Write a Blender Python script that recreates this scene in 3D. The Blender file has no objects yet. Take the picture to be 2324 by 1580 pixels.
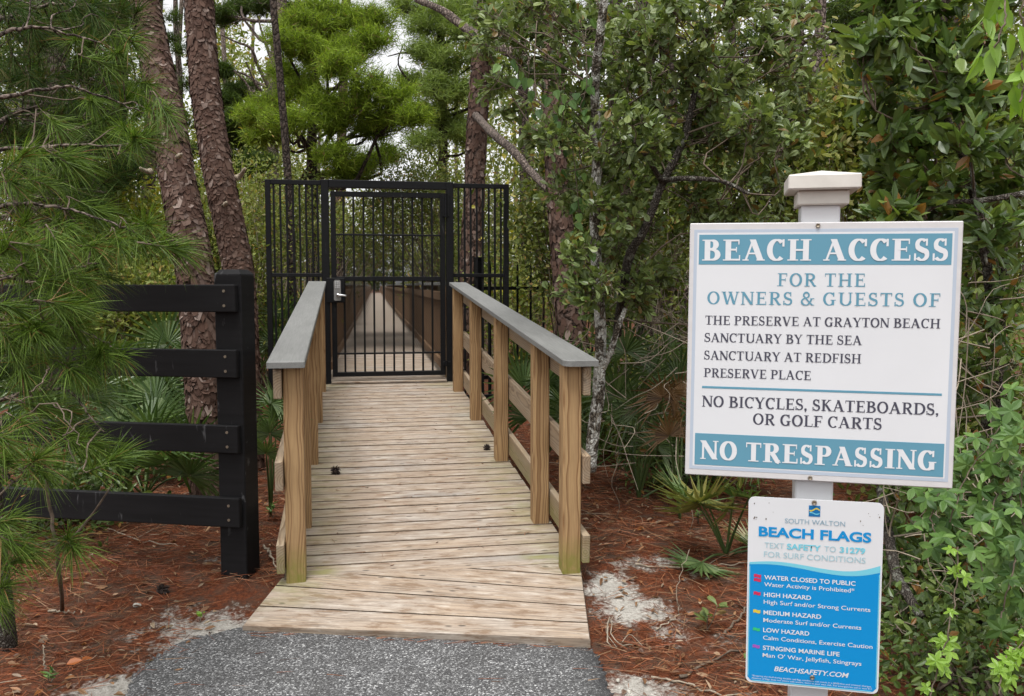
import bpy, bmesh, math, random
import numpy as np
from mathutils import Matrix, Vector

SC = bpy.context.scene
COL = SC.collection
rng = np.random.default_rng(7)
random.seed(7)

# ------------------------------------------------------------------ camera
ZC = 1.52
FPX = 2016.0                     # focal length in pixels of a 2324 px wide picture
PITCH = math.atan(142 / FPX)
cam = bpy.data.cameras.new("camera")
camo = bpy.data.objects.new("camera", cam)
COL.objects.link(camo)
camo.location = (0, 0, ZC)
camo.rotation_euler = (math.pi / 2 - PITCH, 0, 0)
cam.sensor_width = 36
cam.lens = 36 * FPX / 2324
cam.clip_start = 0.05
cam.clip_end = 600
SC.camera = camo

# ------------------------------------------------------------------ sky, sun, exposure (overcast)
W = bpy.data.worlds.new("World")
SC.world = W
W.use_nodes = True
nt = W.node_tree
bg = nt.nodes["Background"]
sky = nt.nodes.new("ShaderNodeTexSky")
sky.sky_type = 'NISHITA'
sky.sun_disc = False
SUN_EL, SUN_AZ = math.radians(70), math.radians(200)     # azimuth from +Y, clockwise
sky.sun_elevation = SUN_EL
sky.sun_rotation = SUN_AZ
sky.dust_density = 3.0
sky.air_density = 1.0
hs = nt.nodes.new("ShaderNodeHueSaturation")
hs.inputs['Saturation'].default_value = 0.05
nt.links.new(sky.outputs[0], hs.inputs['Color'])
nt.links.new(hs.outputs[0], bg.inputs['Color'])
bg.inputs['Strength'].default_value = 0.15
sl = bpy.data.lights.new("sun", 'SUN')
sl.energy = 1.5
sl.angle = math.radians(25)
sl.color = (1.0, 0.98, 0.95)
so = bpy.data.objects.new("sun", sl)
COL.objects.link(so)
sd = Vector((math.sin(SUN_AZ) * math.cos(SUN_EL), math.cos(SUN_AZ) * math.cos(SUN_EL), math.sin(SUN_EL)))
so.rotation_euler = sd.to_track_quat('Z', 'Y').to_euler()
SC.view_settings.view_transform = 'Standard'
SC.view_settings.look = 'None'
SC.view_settings.gamma = 1
SC.view_settings.exposure = 0.85
cy = SC.cycles
cy.use_denoising = True
cy.max_bounces = 6
cy.diffuse_bounces = 3
cy.glossy_bounces = 2
cy.transmission_bounces = 4
cy.sample_clamp_indirect = 6
cy.caustics_reflective = False
cy.caustics_refractive = False

# ------------------------------------------------------------------ helpers
_F = np.array([0, math.cos(PITCH), -math.sin(PITCH)])
_U = np.array([0, math.sin(PITCH), math.cos(PITCH)])
_R = np.array([1.0, 0, 0])
CAM = np.array([0, 0, ZC])
def ray(px, py):
    return _F + (px - 1162) / FPX * _R + (790 - py) / FPX * _U
def at(px, py, Y):                  # photo pixel (2324 wide) + distance -> world point
    r = ray(px, py)
    return CAM + r * (Y / r[1])
def atz(px, py, z):
    r = ray(px, py)
    return CAM + r * ((z - ZC) / r[2])
def sstep(a, b, x):
    t = np.clip((x - a) / (b - a), 0, 1)
    return t * t * (3 - 2 * t)
def gz(x, y):                       # height of the ground
    x = np.asarray(x, float); y = np.asarray(y, float)
    h = 0.115 * sstep(3.55, 4.7, y) + 0.2 * sstep(5, 14, y)
    b = 0.012 * np.sin(2.1 * x + 1.3 * y) + 0.01 * np.sin(5.3 * x - 3.1 * y + 1) + 0.008 * np.sin(9.7 * x + 7.9 * y)
    side = sstep(0.2, 0.7, np.maximum(-1.55 - x, x - 0.42) + 0.2)
    h = h + b * np.maximum(side, sstep(3.9, 4.5, y)) + 0.10 * sstep(1.2, 2.6, x) * sstep(1.0, 3.0, y) + 0.06 * sstep(1.6, 3.0, -x)
    return h
def nrm(v):
    v = np.asarray(v, float)
    return v / np.maximum(np.linalg.norm(v, axis=-1, keepdims=True), 1e-9)
def rnd(n, a=0.0, b=1.0):
    return rng.uniform(a, b, n)
def insphere(n):
    return nrm(rng.normal(size=(n, 3))) * (rng.random((n, 1)) ** (1 / 2.4))

class MB:
    def __init__(s):
        s.V = []; s.F = []; s.n = 0; s.gc = []; s.st = []
    def add(s, V, faces, gc=None, st=None):      # faces: list of int arrays (n,k)
        V = np.asarray(V, float).reshape(-1, 3)
        for f in faces:
            f = np.asarray(f, np.int64)
            if f.size:
                s.F.append(f.reshape(-1, f.shape[-1]) + s.n)
        s.V.append(V)
        s.gc.append(V if gc is None else np.asarray(gc, float))
        s.st.append(np.zeros(len(V)) if st is None else np.asarray(st, float))
        s.n += len(V)
    def build(s, name, mat, parent=None, smooth=False, attrs=False, grime_shade=False):
        me = bpy.data.meshes.new(name)
        V = np.concatenate(s.V)
        idx = np.concatenate([f.ravel() for f in s.F])
        lens = np.concatenate([np.full(len(f), f.shape[1]) for f in s.F])
        st = np.concatenate([[0], np.cumsum(lens)[:-1]])
        me.vertices.add(len(V)); me.vertices.foreach_set('co', V.astype(np.float32).ravel())
        me.loops.add(len(idx)); me.loops.foreach_set('vertex_index', idx.astype(np.int32))
        me.polygons.add(len(lens)); me.polygons.foreach_set('loop_start', st.astype(np.int32))
        if attrs:
            a = me.attributes.new('gc', 'FLOAT_VECTOR', 'POINT')
            a.data.foreach_set('vector', np.concatenate(s.gc).astype(np.float32).ravel())
            a = me.attributes.new('stain', 'FLOAT', 'POINT')
            a.data.foreach_set('value', np.concatenate(s.st).astype(np.float32))
        me.update(calc_edges=True)
        me.polygons.foreach_set('use_smooth', np.full(len(lens), bool(smooth)))
        if mat: me.materials.append(mat)
        if grime_shade:
            me.materials.append(M['grime_shade'])
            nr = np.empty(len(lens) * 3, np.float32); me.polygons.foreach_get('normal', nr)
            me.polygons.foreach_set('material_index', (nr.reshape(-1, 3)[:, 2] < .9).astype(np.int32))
        o = bpy.data.objects.new(name, me)
        COL.objects.link(o)
        if parent is not None:
            o.parent = parent
            o.matrix_parent_inverse = parent.matrix_basis.inverted()
        return o

def tag(o, label=None, cat=None, group=None, kind=None):
    if label: o['label'] = label
    if cat: o['category'] = cat
    if group: o['group'] = group
    if kind: o['kind'] = kind
    return o
def thing(name, label, cat, loc, group=None, mat=None):
    o = bpy.data.objects.new(name, None)
    o.empty_display_size = 0.1
    COL.objects.link(o)
    if mat is not None:
        o.matrix_basis = mat
    else:
        o.location = tuple(float(c) for c in loc)
    o.matrix_basis = o.matrix_basis.copy()
    return tag(o, label, cat, group)

# chamfered box topology
def _boxtopo():
    S = [(a, b, c) for a in (-1, 1) for b in (-1, 1) for c in (-1, 1)]
    vid = {}
    V = []
    for s in S:
        for k in range(3):
            vid[(s, k)] = len(V); V.append([s[j] * (1.0 if j == k else 0.7) for j in range(3)])
    V = np.array(V)
    F4, F3 = [], []
    for k in range(3):
        o = [j for j in range(3) if j != k]
        for sg in (-1, 1):
            f = []
            for u, v in ((-1, -1), (1, -1), (1, 1), (-1, 1)):
                s = [0, 0, 0]; s[k] = sg; s[o[0]] = u; s[o[1]] = v
                f.append(vid[(tuple(s), k)])
            F4.append(f)
        for u in (-1, 1):
            for v in (-1, 1):
                s0 = [0, 0, 0]; s0[o[0]] = u; s0[o[1]] = v
                a = list(s0); a[k] = -1; b = list(s0); b[k] = 1
                F4.append([vid[(tuple(a), o[0])], vid[(tuple(b), o[0])], vid[(tuple(b), o[1])], vid[(tuple(a), o[1])]])
    for s in S:
        F3.append([vid[(s, 0)], vid[(s, 1)], vid[(s, 2)]])
    def fix(f):
        p = V[f]; n = np.cross(p[1] - p[0], p[2] - p[0])
        return f if n @ p.mean(0) > 0 else f[::-1]
    sg = np.array([[s[0], s[1], s[2]] for s in S for k in range(3)], float)
    ax = np.array([k for s in S for k in range(3)])
    return sg, ax, np.array([fix(f) for f in F4]), np.array([fix(f) for f in F3])
_SG, _AX, _BQ, _BT = _boxtopo()
def cbox(mb, c, ax, size, ch=0.003, stain=None, edge=False):
    """chamfered box; ax rows = (along grain, across, thickness) unit vectors"""
    ax = np.asarray(ax, float); h = np.asarray(size, float) / 2
    L = _SG * h - ch * _SG * (np.arange(3)[None, :] != _AX[:, None])
    V = np.asarray(c, float) + L @ ax
    off = np.array([rng.random() * 40, rng.uniform(-.05, .05), rng.uniform(.012, .05) * random.choice((-1, 1))])
    st = None if stain is None else np.array([stain(v) for v in V])
    mb.add(V, [_BQ[:5], _BQ[5:], _BT] if not edge else [_BQ, _BT], L + off, st)
    if edge: mb.edge = True
XYZ = np.eye(3)
ZUP = np.array([[0, 0, 1.0], [1, 0, 0], [0, 1, 0]])

def prism(mb, pts, z0, z1, M=None, o=None):
    """polygon (n,2) extruded along local z; M rows = local axes in world"""
    p = np.asarray(pts, float); n = len(p)
    V = np.concatenate([np.c_[p, np.full(n, z0)], np.c_[p, np.full(n, z1)]])
    if M is not None: V = np.asarray(o) + V @ np.asarray(M)
    i = np.arange(n); j = (i + 1) % n
    mb.add(V, [np.arange(n)[::-1][None], (np.arange(n) + n)[None], np.c_[i, j, j + n, i + n]])

def spline(pts, n):
    P = np.asarray(pts, float)
    if len(P) < 3:
        t = np.linspace(0, 1, n)[:, None]; return P[0] * (1 - t) + P[-1] * t
    Q = np.concatenate([[2 * P[0] - P[1]], P, [2 * P[-1] - P[-2]]])
    u = np.linspace(0, len(P) - 1 - 1e-6, n); k = u.astype(int); t = (u - k)[:, None]
    a, b, c, d = Q[k], Q[k + 1], Q[k + 2], Q[k + 3]
    return 0.5 * (2 * b + (c - a) * t + (2 * a - 5 * b + 4 * c - d) * t ** 2 + (3 * b - a - 3 * c + d) * t ** 3)

def tube(mb, path, rad, sides=6, wob=0.0, cap=True):
    P = np.asarray(path, float); n = len(P)
    R = np.broadcast_to(np.asarray(rad, float), (n,)) if np.ndim(rad) == 0 else np.interp(np.linspace(0, 1, n), np.linspace(0, 1, len(rad)), rad)
    T = nrm(np.gradient(P, axis=0))
    ref = np.array([0, 0, 1.0]) if abs(T[:, 2]).mean() < .8 else np.array([0, 1.0, 0])
    A = nrm(np.cross(T, ref)); B = np.cross(T, A)
    th = np.linspace(0, 2 * math.pi, sides, endpoint=False)
    rr = R[:, None] * (1 + wob * rng.uniform(-1, 1, (n, sides)))
    V = P[:, None] + rr[..., None] * (np.cos(th)[None, :, None] * A[:, None] + np.sin(th)[None, :, None] * B[:, None])
    i = np.arange(n - 1)[:, None] * sides; j = np.arange(sides)[None]; k = (j + 1) % sides
    Q = np.stack([i + j, i + k, i + sides + k, i + sides + j], -1).reshape(-1, 4)
    fs = [Q]
    if cap:
        fs += [np.arange(sides)[::-1][None], (np.arange(sides) + (n - 1) * sides)[None]]
    s = np.concatenate([[0], np.cumsum(np.linalg.norm(np.diff(P, axis=0), axis=1))])
    gc = np.stack([np.repeat(s, sides), np.tile(np.cos(th), n) * np.repeat(R, sides), np.tile(np.sin(th), n) * np.repeat(R, sides)], 1)
    mb.add(V.reshape(-1, 3), fs, gc)

SHAPES = dict(oak=(.30, .20, .62, .46, .88, .36), oval=(.25, .36, .55, .47, .85, .22), lance=(.25, .5, .6, .42, .85, .16), heart=(.10, .42, .38, .5, .75, .26))
def leaves(mb, p, d, n, L, Wd, shape='oak', fold=0.25, curl=0.12):
    p = np.asarray(p, float); N = len(p)
    if N == 0: return
    d = nrm(d); n = nrm(n - d * (d * n).sum(1, keepdims=True)); s = np.cross(d, n)
    L = np.broadcast_to(np.asarray(L, float), (N,))[:, None]; Wd = np.broadcast_to(np.asarray(Wd, float), (N,))[:, None]
    a1, w1, a2, w2, a3, w3 = SHAPES[shape]
    up = n * fold * Wd * .5
    c = -n * L * curl * rng.uniform(-.5, 1.5, (N, 1))
    V = np.stack([p, p + a1 * L * d + w1 * Wd * s + up, p + a2 * L * d + w2 * Wd * s + up + c * .4, p + a3 * L * d + w3 * Wd * s + up * .6 + c * .8, p + L * d + c,
                  p + a3 * L * d - w3 * Wd * s + up * .6 + c * .8, p + a2 * L * d - w2 * Wd * s + up + c * .4, p + a1 * L * d - w1 * Wd * s + up], 1)
    b = (np.arange(N) * 8)[:, None]
    mb.add(V.reshape(-1, 3), [np.concatenate([b + np.array([[0, 4, 3, 2, 1]]), b + np.array([[0, 7, 6, 5, 4]])])])

def needles(mb, p, d, L, w, droop=0.3, seg=2):
    p = np.asarray(p, float); N = len(p); d = nrm(d)
    L = np.broadcast_to(np.asarray(L, float), (N,))[:, None]
    s = nrm(np.cross(d, nrm(rng.normal(size=(N, 3))))) * w / 2
    g = np.array([0, 0, -1.0])
    if seg == 1:
        V = np.stack([p - s, p + s, p + d * L + g * droop * L * .5], 1)
        mb.add(V.reshape(-1, 3), [np.arange(N * 3).reshape(-1, 3)])
        return
    m = p + d * L * .5 + g * droop * L * .15
    t = p + d * L * .93 + g * droop * L * .6
    V = np.stack([p - s, p + s, m - s * .9, m + s * .9, t], 1)
    b = (np.arange(N) * 5)[:, None]
    mb.add(V.reshape(-1, 3), [b + np.array([[0, 1, 3, 2]]), b + np.array([[2, 3, 4]])])

# ------------------------------------------------------------------ materials
class NT:
    def __init__(s, name):
        s.m = bpy.data.materials.new(name); s.m.use_nodes = True
        s.t = s.m.node_tree; s.b = s.t.nodes["Principled BSDF"]; s.out = s.t.nodes["Material Output"]
    def n(s, typ, **kw):
        x = s.t.nodes.new("ShaderNode" + typ)
        for k, v in kw.items():
            if k in x.inputs: x.inputs[k].default_value = v
            else: setattr(x, k, v)
        return x
    def l(s, a, b): s.t.links.new(a, b)
    def attr(s, name): return s.n("Attribute", attribute_name=name)
    def mapping(s, src, scale=(1, 1, 1), loc=(0, 0, 0)):
        m = s.n("Mapping"); m.inputs['Scale'].default_value = scale; m.inputs['Location'].default_value = loc
        s.l(src, m.inputs['Vector']); return m.outputs[0]
    def noise(s, vec, scale, detail=4, rough=.55, dist=0):
        x = s.n("TexNoise"); x.inputs['Scale'].default_value = scale; x.inputs['Detail'].default_value = detail
        x.inputs['Roughness'].default_value = rough; x.inputs['Distortion'].default_value = dist
        if vec is not None: s.l(vec, x.inputs['Vector'])
        return x.outputs[0]
    def ramp(s, fac, stops, interp='LINEAR'):
        r = s.n("ValToRGB"); cr = r.color_ramp; cr.interpolation = interp
        while len(cr.elements) < len(stops): cr.elements.new(.5)
        for e, (p, c) in zip(cr.elements, stops):
            e.position = p; e.color = (*c, 1) if len(c) == 3 else c
        s.l(fac, r.inputs[0]); return r.outputs[0]
    def mix(s, fac, a, b, mode='MIX'):
        x = s.n("Mix", data_type='RGBA', blend_type=mode)
        for k, v in ((0, fac), (6, a), (7, b)):
            if isinstance(v, (int, float)): x.inputs[k].default_value = v
            elif isinstance(v, tuple): x.inputs[k].default_value = (*v, 1)
            else: s.l(v, x.inputs[k])
        return x.outputs[2]
    def math(s, op, a, b=None, clamp=False):
        x = s.n("Math", operation=op, use_clamp=clamp)
        for k, v in ((0, a), (1, b)):
            if v is None: continue
            if isinstance(v, (int, float)): x.inputs[k].default_value = v
            else: s.l(v, x.inputs[k])
        return x.outputs[0]
    def bump(s, h, strength=.3, dist=.01):
        x = s.n("Bump"); x.inputs['Strength'].default_value = strength; x.inputs['Distance'].default_value = dist
        s.l(h, x.inputs['Height']); s.l(x.outputs[0], s.b.inputs['Normal'])
    def fin(s, col=None, rough=.6, spec=.5):
        if col is not None:
            if isinstance(col, tuple): s.b.inputs['Base Color'].default_value = (*col, 1)
            else: s.l(col, s.b.inputs['Base Color'])
        if isinstance(rough, (int, float)): s.b.inputs['Roughness'].default_value = rough
        else: s.l(rough, s.b.inputs['Roughness'])
        s.b.inputs['Specular IOR Level'].default_value = spec
        return s.m

def leafmat(name, stops, rough=.42, trans=.25, spec=.5, rare=None, k=(1, 1, 1)):
    t = NT(name); g = t.n("NewGeometry")
    stops = [tuple(a_ * b_ for a_, b_ in zip(s_, k)) for s_ in stops]
    n = len(stops); top = .955 if rare else 1.0
    c = t.ramp(g.outputs['Random Per Island'], [(top * i / (n - 1) if n > 1 else 0, s) for i, s in enumerate(stops)] + ([(.962, rare)] if rare else []))
    t.fin(c, rough, spec)
    if trans:
        tr = t.n("BsdfTranslucent"); t.l(t.mix(1.0, c, (1.5, 1.6, .8), 'MULTIPLY'), tr.inputs[0])
        mx = t.n("MixShader"); mx.inputs[0].default_value = trans
        t.l(t.b.outputs[0], mx.inputs[1]); t.l(tr.outputs[0], mx.inputs[2]); t.l(mx.outputs[0], t.out.inputs[0])
    return t.m
def plain(name, col, rough=.5, spec=.5, metal=0, var=.0, vs=30):
    t = NT(name)
    if var:
        tc = t.n("TexCoord"); nz = t.noise(tc.outputs['Object'], vs, 5)
        c = t.ramp(nz, [(.3, tuple(x * (1 - var) for x in col)), (.7, tuple(min(1, x * (1 + var)) for x in col))])
        t.fin(c, rough, spec); t.bump(nz, .15, .003)
    else: t.fin(col, rough, spec)
    t.b.inputs['Metallic'].default_value = metal
    return t.m

def woodmat(name, early, late, ring=36, grey=None, greyamt=0.0, dark=.5, moss=(.17, .18, .03)):
    t = NT(name); a = t.attr('gc').outputs['Vector']
    sx = t.n("SeparateXYZ"); t.l(a, sx.inputs[0])
    lv = t.mapping(a, (1.3, 0.0, 0.0))
    n1 = t.noise(lv, 1.6, 2)
    lv2 = t.mapping(a, (2.2, 7, 7))
    n2 = t.noise(lv2, 1.0, 3)
    y = t.math('ADD', sx.outputs[1], t.math('MULTIPLY', t.math('SUBTRACT', n1, .5), .075))
    y = t.math('ADD', y, t.math('MULTIPLY', t.math('SUBTRACT', n2, .5), .022))
    cx = t.n("CombineXYZ"); t.l(y, cx.inputs[1]); t.l(sx.outputs[2], cx.inputs[2])
    wv = t.n("TexWave", wave_type='RINGS', rings_direction='X', wave_profile='SAW')
    wv.inputs['Scale'].default_value = ring; wv.inputs['Distortion'].default_value = .6; wv.inputs['Detail'].default_value = 2
    wv.inputs['Detail Scale'].default_value = 3
    t.l(cx.outputs[0], wv.inputs['Vector'])
    fine = t.noise(t.mapping(a, (6, 260, 260)), 1.0, 3, .7)
    big = t.noise(t.mapping(a, (3, 9, 9)), 1.0, 3)
    f = t.ramp(wv.outputs[1], [(.30, (0, 0, 0)), (.62, (.25, .25, .25)), (.86, (1, 1, 1)), (.97, (1, 1, 1)), (1, (.1, .1, .1))])
    c = t.mix(f, early, late)
    c = t.mix(t.ramp(fine, [(.35, (.55, .55, .55)), (.62, (0, 0, 0))]), c, tuple(x * dark for x in early))
    c = t.mix(t.ramp(big, [(.3, (.35, .35, .35)), (.7, (0, 0, 0))]), c, tuple(x * .75 for x in late))
    if grey:
        gv = t.noise(t.mapping(a, (2.5, 25, 25)), 1.0, 4, .6)
        c = t.mix(t.ramp(gv, [(.3, (0, 0, 0)), (.75, (greyamt,) * 3)]), c, grey)
    # knots
    vo = t.n("TexVoronoi", feature='F1'); vo.inputs['Scale'].default_value = 1.0
    t.l(t.mapping(a, (3.2, 9, 9)), vo.inputs['Vector'])
    kn = t.ramp(vo.outputs[0], [(.05, (1, 1, 1)), (.10, (.5, .5, .5)), (.14, (0, 0, 0))])
    c = t.mix(t.math('MULTIPLY', kn, .6), c, tuple(x * .35 for x in late))
    # algae from the attribute, broken up by noise
    st = t.attr('stain').outputs['Fac']
    mn = t.noise(t.mapping(a, (20, 30, 30)), 1.0, 4, .65)
    mf = t.math('MULTIPLY', st, t.ramp(mn, [(.25, (.2, .2, .2)), (.65, (1, 1, 1))]), clamp=True)
    c = t.mix(mf, c, moss)
    t.fin(c, .72, .3)
    t.bump(t.math('ADD', t.math('MULTIPLY', f, .35), fine), .35, .0015)
    return t.m

M = {}
M['post_wood'] = woodmat('post_wood', (.44, .285, .14), (.20, .10, .042), 31)
M['rail_wood'] = woodmat('rail_wood', (.40, .295, .19), (.17, .10, .05), 27, (.36, .31, .25), .5)
M['brown_wood'] = woodmat('brown_wood', (.21, .125, .065), (.12, .065, .035), 34)

# weathered deck
def deckmat():
    t = NT('deck_wood'); a = t.attr('gc').outputs['Vector']
    fine = t.noise(t.mapping(a, (4, 150, 150)), 1.0, 4, .7)
    blot = t.noise(t.mapping(a, (8, 30, 30)), 1.0, 4, .65)
    brd = t.noise(t.mapping(a, (.9, 2.2, 2.2)), 1.0, 2)
    c = t.ramp(brd, [(.30, (.31, .285, .26)), (.42, (.395, .33, .27)), (.54, (.365, .28, .205)), (.66, (.385, .335, .285)), (.75, (.30, .275, .25))])
    c = t.mix(t.ramp(fine, [(.38, (.8, .8, .8)), (.56, (0, 0, 0))]), c, (.17, .135, .105))
    c = t.mix(t.ramp(blot, [(.36, (.85, .85, .85)), (.47, (0, 0, 0))]), c, (.19, .125, .08))
    c = t.mix(t.ramp(blot, [(.55, (0, 0, 0)), (.70, (.65, .65, .65))]), c, (.52, .46, .395))
    vo = t.n("TexVoronoi", feature='F1'); vo.inputs['Scale'].default_value = 1.0
    t.l(t.mapping(a, (6, 18, 18)), vo.inputs['Vector'])
    c = t.mix(t.ramp(vo.outputs[0], [(.07, (.85, .85, .85)), (.13, (0, 0, 0))]), c, (.06, .048, .04))
    st = t.attr('stain').outputs['Fac']
    mn = t.noise(t.mapping(a, (5, 16, 16)), 1.0, 4, .65)
    mf = t.math('MULTIPLY', st, t.ramp(mn, [(.36, (0, 0, 0)), (.62, (1, 1, 1))]), clamp=True)
    c = t.mix(t.math('MULTIPLY', mf, .75), c, (.21, .205, .065))
    t.fin(c, .75, .3)
    t.bump(t.math('ADD', fine, t.math('MULTIPLY', blot, .6)), .5, .002)
    return t.m
M['grime_shade'] = plain('board_edge_grime_shade', (.085, .062, .045), .85, .2, var=.4, vs=60)  # dirt plus painted shade on board sides, so the gaps read as dark lines
M['deck'] = deckmat()
def capmat():
    t = NT('grey_cap'); a = t.attr('gc').outputs['Vector']
    fine = t.noise(t.mapping(a, (8, 240, 240)), 1.0, 3, .6)
    big = t.noise(t.mapping(a, (3, 14, 14)), 1.0, 4, .6)
    c = t.ramp(fine, [(.3, (.15, .15, .145)), (.7, (.215, .215, .205))])
    c = t.mix(t.ramp(big, [(.3, (.5, .5, .5)), (.6, (0, 0, 0))]), c, (.125, .125, .12))
    t.fin(c, .6, .35); t.bump(fine, .2, .001)
    return t.m
M['cap'] = capmat()
def blackmat(name, base, rough, scuff):
    t = NT(name); tc = t.n("TexCoord")
    nz = t.noise(t.mapping(tc.outputs['Object'], (3, 3, 40)), 1.0, 4)
    sc = t.noise(t.mapping(tc.outputs['Object'], (26, 9, 7)), 1.0, 3, .6, .6)
    c = t.ramp(nz, [(.3, base), (.7, tuple(x * 1.6 for x in base))])
    c = t.mix(t.ramp(sc, [(.66, (0, 0, 0)), (.74, (scuff,) * 3)]), c, (.16, .16, .165))
    t.fin(c, rough, .16); t.bump(nz, .25, .002)
    return t.m
M['black_paint'] = blackmat('black_paint', (.0075, .0072, .0078), .6, .5)
M['black_metal'] = blackmat('black_metal', (.0045, .0045, .005), .5, .12)
M['white'] = plain('white_vinyl', (.58, .585, .60), .4, .4, var=.02, vs=8)
M['white_cap'] = plain('white_cap_paint', (.60, .57, .52), .5, .3, var=.10, vs=14)
M['board_white'] = plain('sign_white', (.64, .65, .67), .4, .4, var=.025, vs=5)
M['board_edge'] = plain('sign_edge_white', (.57, .555, .555), .5, .4, var=.04)
M['teal'] = plain('sign_teal', (0.105, 0.272, 0.368), .4, .4)
M['slate'] = plain('sign_slate', (0.0546, 0.0546, 0.0798), .45, .4)
M['pale_blue'] = plain('sign_pale_blue', (0.42, 0.4788, 0.5628), .45, .4)
M['lettering_white'] = plain('lettering_white', (.66, .67, .69), .4, .4)
M['blue'] = plain('sign_blue', (0.0, 0.24, 0.57), .35, .5)
M['deep_blue'] = plain('sign_deep_blue', (0.0025, 0.1344, 0.3528), .35, .5)
M['aqua'] = plain('sign_aqua', (0.168, 0.5376, 0.6552), .35, .5)
M['grey_blue'] = plain('sign_grey_blue', (0.2268, 0.3528, 0.4368), .4, .4)
M['light_aqua'] = plain('sign_light_aqua', (0.3528, 0.5292, 0.588), .4, .4)
M['red'] = plain('flag_red', (0.546, 0.0252, 0.084), .4, .4)
M['yellow'] = plain('flag_yellow', (0.63, 0.4872, 0.0504), .4, .4)
M['green'] = plain('flag_green', (.03, .46, .17), .4, .4)
M['purple'] = plain('flag_purple', (0.3192, 0.084, 0.42), .4, .4)
M['steel'] = plain('brushed_steel', (.60, .60, .60), .32, .5, metal=1, var=.08)
M['keypad'] = plain('keypad_grey', (.22, .215, .205), .35, .5, metal=.4)
M['screw'] = plain('screw_metal', (.30, .25, .19), .45, .5, metal=.8, var=.2, vs=300)

def barkmat(name, dark, mid, light, scale=14, lichen=None, lam=.0):
    t = NT(name); tc = t.n("TexCoord"); o = tc.outputs['Object']
    vo = t.n("TexVoronoi", feature='DISTANCE_TO_EDGE'); vo.inputs['Scale'].default_value = scale
    wn = t.noise(o, 9, 3); ad = t.n("VectorMath", operation='ADD')
    t.l(t.mapping(o, (1, 1, .55)), ad.inputs[0])
    sc = t.n("VectorMath", operation='SCALE'); t.l(wn, sc.inputs[0]); sc.inputs['Scale'].default_value = .12
    t.l(sc.outputs[0], ad.inputs[1]); t.l(ad.outputs[0], vo.inputs['Vector'])
    nz = t.noise(o, 40, 5, .65)
    e = t.ramp(vo.outputs[0], [(0, (0, 0, 0)), (.12, (.6, .6, .6)), (.3, (1, 1, 1))])
    c = t.mix(e, dark, t.ramp(nz, [(.3, mid), (.7, light)]))
    if lichen:
        ln = t.noise(t.mapping(o, (1, 1, .7)), 22, 4, .6)
        c = t.mix(t.ramp(ln, [(.52 - lam, (0, 0, 0)), (.60 - lam, (1, 1, 1))]), c, lichen)
    t.fin(c, .85, .2)
    t.bump(t.math('ADD', e, t.math('MULTIPLY', nz, .5)), .8, .02)
    return t.m
M['pine_bark'] = barkmat('pine_bark', (.022, .014, .011), (.08, .046, .034), (.16, .11, .09), 13)
M['bark_grey'] = barkmat('grey_bark', (.03, .022, .018), (.14, .105, .085), (.25, .20, .17), 26)
M['bark_dark'] = barkmat('dark_bark', (.012, .009, .007), (.05, .036, .028), (.10, .075, .06), 20)
M['bark_fine'] = barkmat('fine_bark', (.035, .028, .022), (.085, .07, .058), (.16, .14, .12), 75, (.26, .26, .22), -.03)
M['bark_lichen'] = barkmat('lichen_bark', (.05, .04, .03), (.13, .105, .08), (.22, .19, .15), 55, (.60, .59, .54), .07)
M['flake'] = leafmat('bark_flake', [(.05, .031, .024), (.085, .052, .039), (.065, .042, .033), (.12, .078, .06), (.085, .056, .044), (.10, .066, .05), (.16, .12, .10), (.07, .046, .036), (.29, .25, .225)], .85, 0, .2, None, (.88, .78, .74))
M['twig'] = plain('twig_bark', (.13, .10, .075), .85, .2, var=.4, vs=40)
M['pale_twig'] = plain('pale_twig_bark', (.30, .25, .19), .85, .2, var=.3, vs=40)
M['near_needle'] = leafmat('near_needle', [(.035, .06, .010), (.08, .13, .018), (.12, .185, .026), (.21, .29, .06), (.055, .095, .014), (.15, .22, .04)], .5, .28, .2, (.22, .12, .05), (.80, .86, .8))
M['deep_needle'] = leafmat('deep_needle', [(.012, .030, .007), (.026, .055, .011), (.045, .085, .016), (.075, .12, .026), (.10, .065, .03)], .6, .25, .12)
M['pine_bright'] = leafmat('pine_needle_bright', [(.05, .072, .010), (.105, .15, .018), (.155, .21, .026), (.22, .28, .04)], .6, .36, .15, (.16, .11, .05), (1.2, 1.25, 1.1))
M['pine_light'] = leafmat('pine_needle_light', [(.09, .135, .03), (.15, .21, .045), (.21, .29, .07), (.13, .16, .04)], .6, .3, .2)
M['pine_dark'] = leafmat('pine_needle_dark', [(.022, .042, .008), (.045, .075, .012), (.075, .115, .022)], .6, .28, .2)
M['oak_leaf'] = leafmat('oak_leaf', [(.05, .078, .028), (.09, .13, .052), (.14, .185, .088), (.065, .095, .036), (.17, .22, .09), (.11, .155, .07), (.075, .12, .045)], .38, .28, .45, (.20, .13, .04), (1.34, 1.27, .97))
M['bay_leaf'] = leafmat('bay_leaf', [(.035, .07, .02), (.06, .115, .032), (.095, .165, .05), (.13, .20, .055), (.05, .09, .03), (.08, .13, .06)], .36, .26, .45, (.24, .12, .03), (1.25, 1.12, .9))
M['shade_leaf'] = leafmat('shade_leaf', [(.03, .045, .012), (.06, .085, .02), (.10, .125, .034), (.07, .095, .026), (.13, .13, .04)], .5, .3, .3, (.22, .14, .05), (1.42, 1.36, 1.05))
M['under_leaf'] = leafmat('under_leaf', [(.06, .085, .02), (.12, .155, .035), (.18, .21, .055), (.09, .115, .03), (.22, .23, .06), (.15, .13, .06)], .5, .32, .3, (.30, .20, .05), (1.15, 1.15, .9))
M['yellow_leaf'] = leafmat('yellow_vine_leaf', [(.09, .12, .02), (.16, .19, .03), (.24, .25, .03), (.38, .31, .03), (.12, .16, .03), (.20, .22, .04)], .5, .35)
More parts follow.
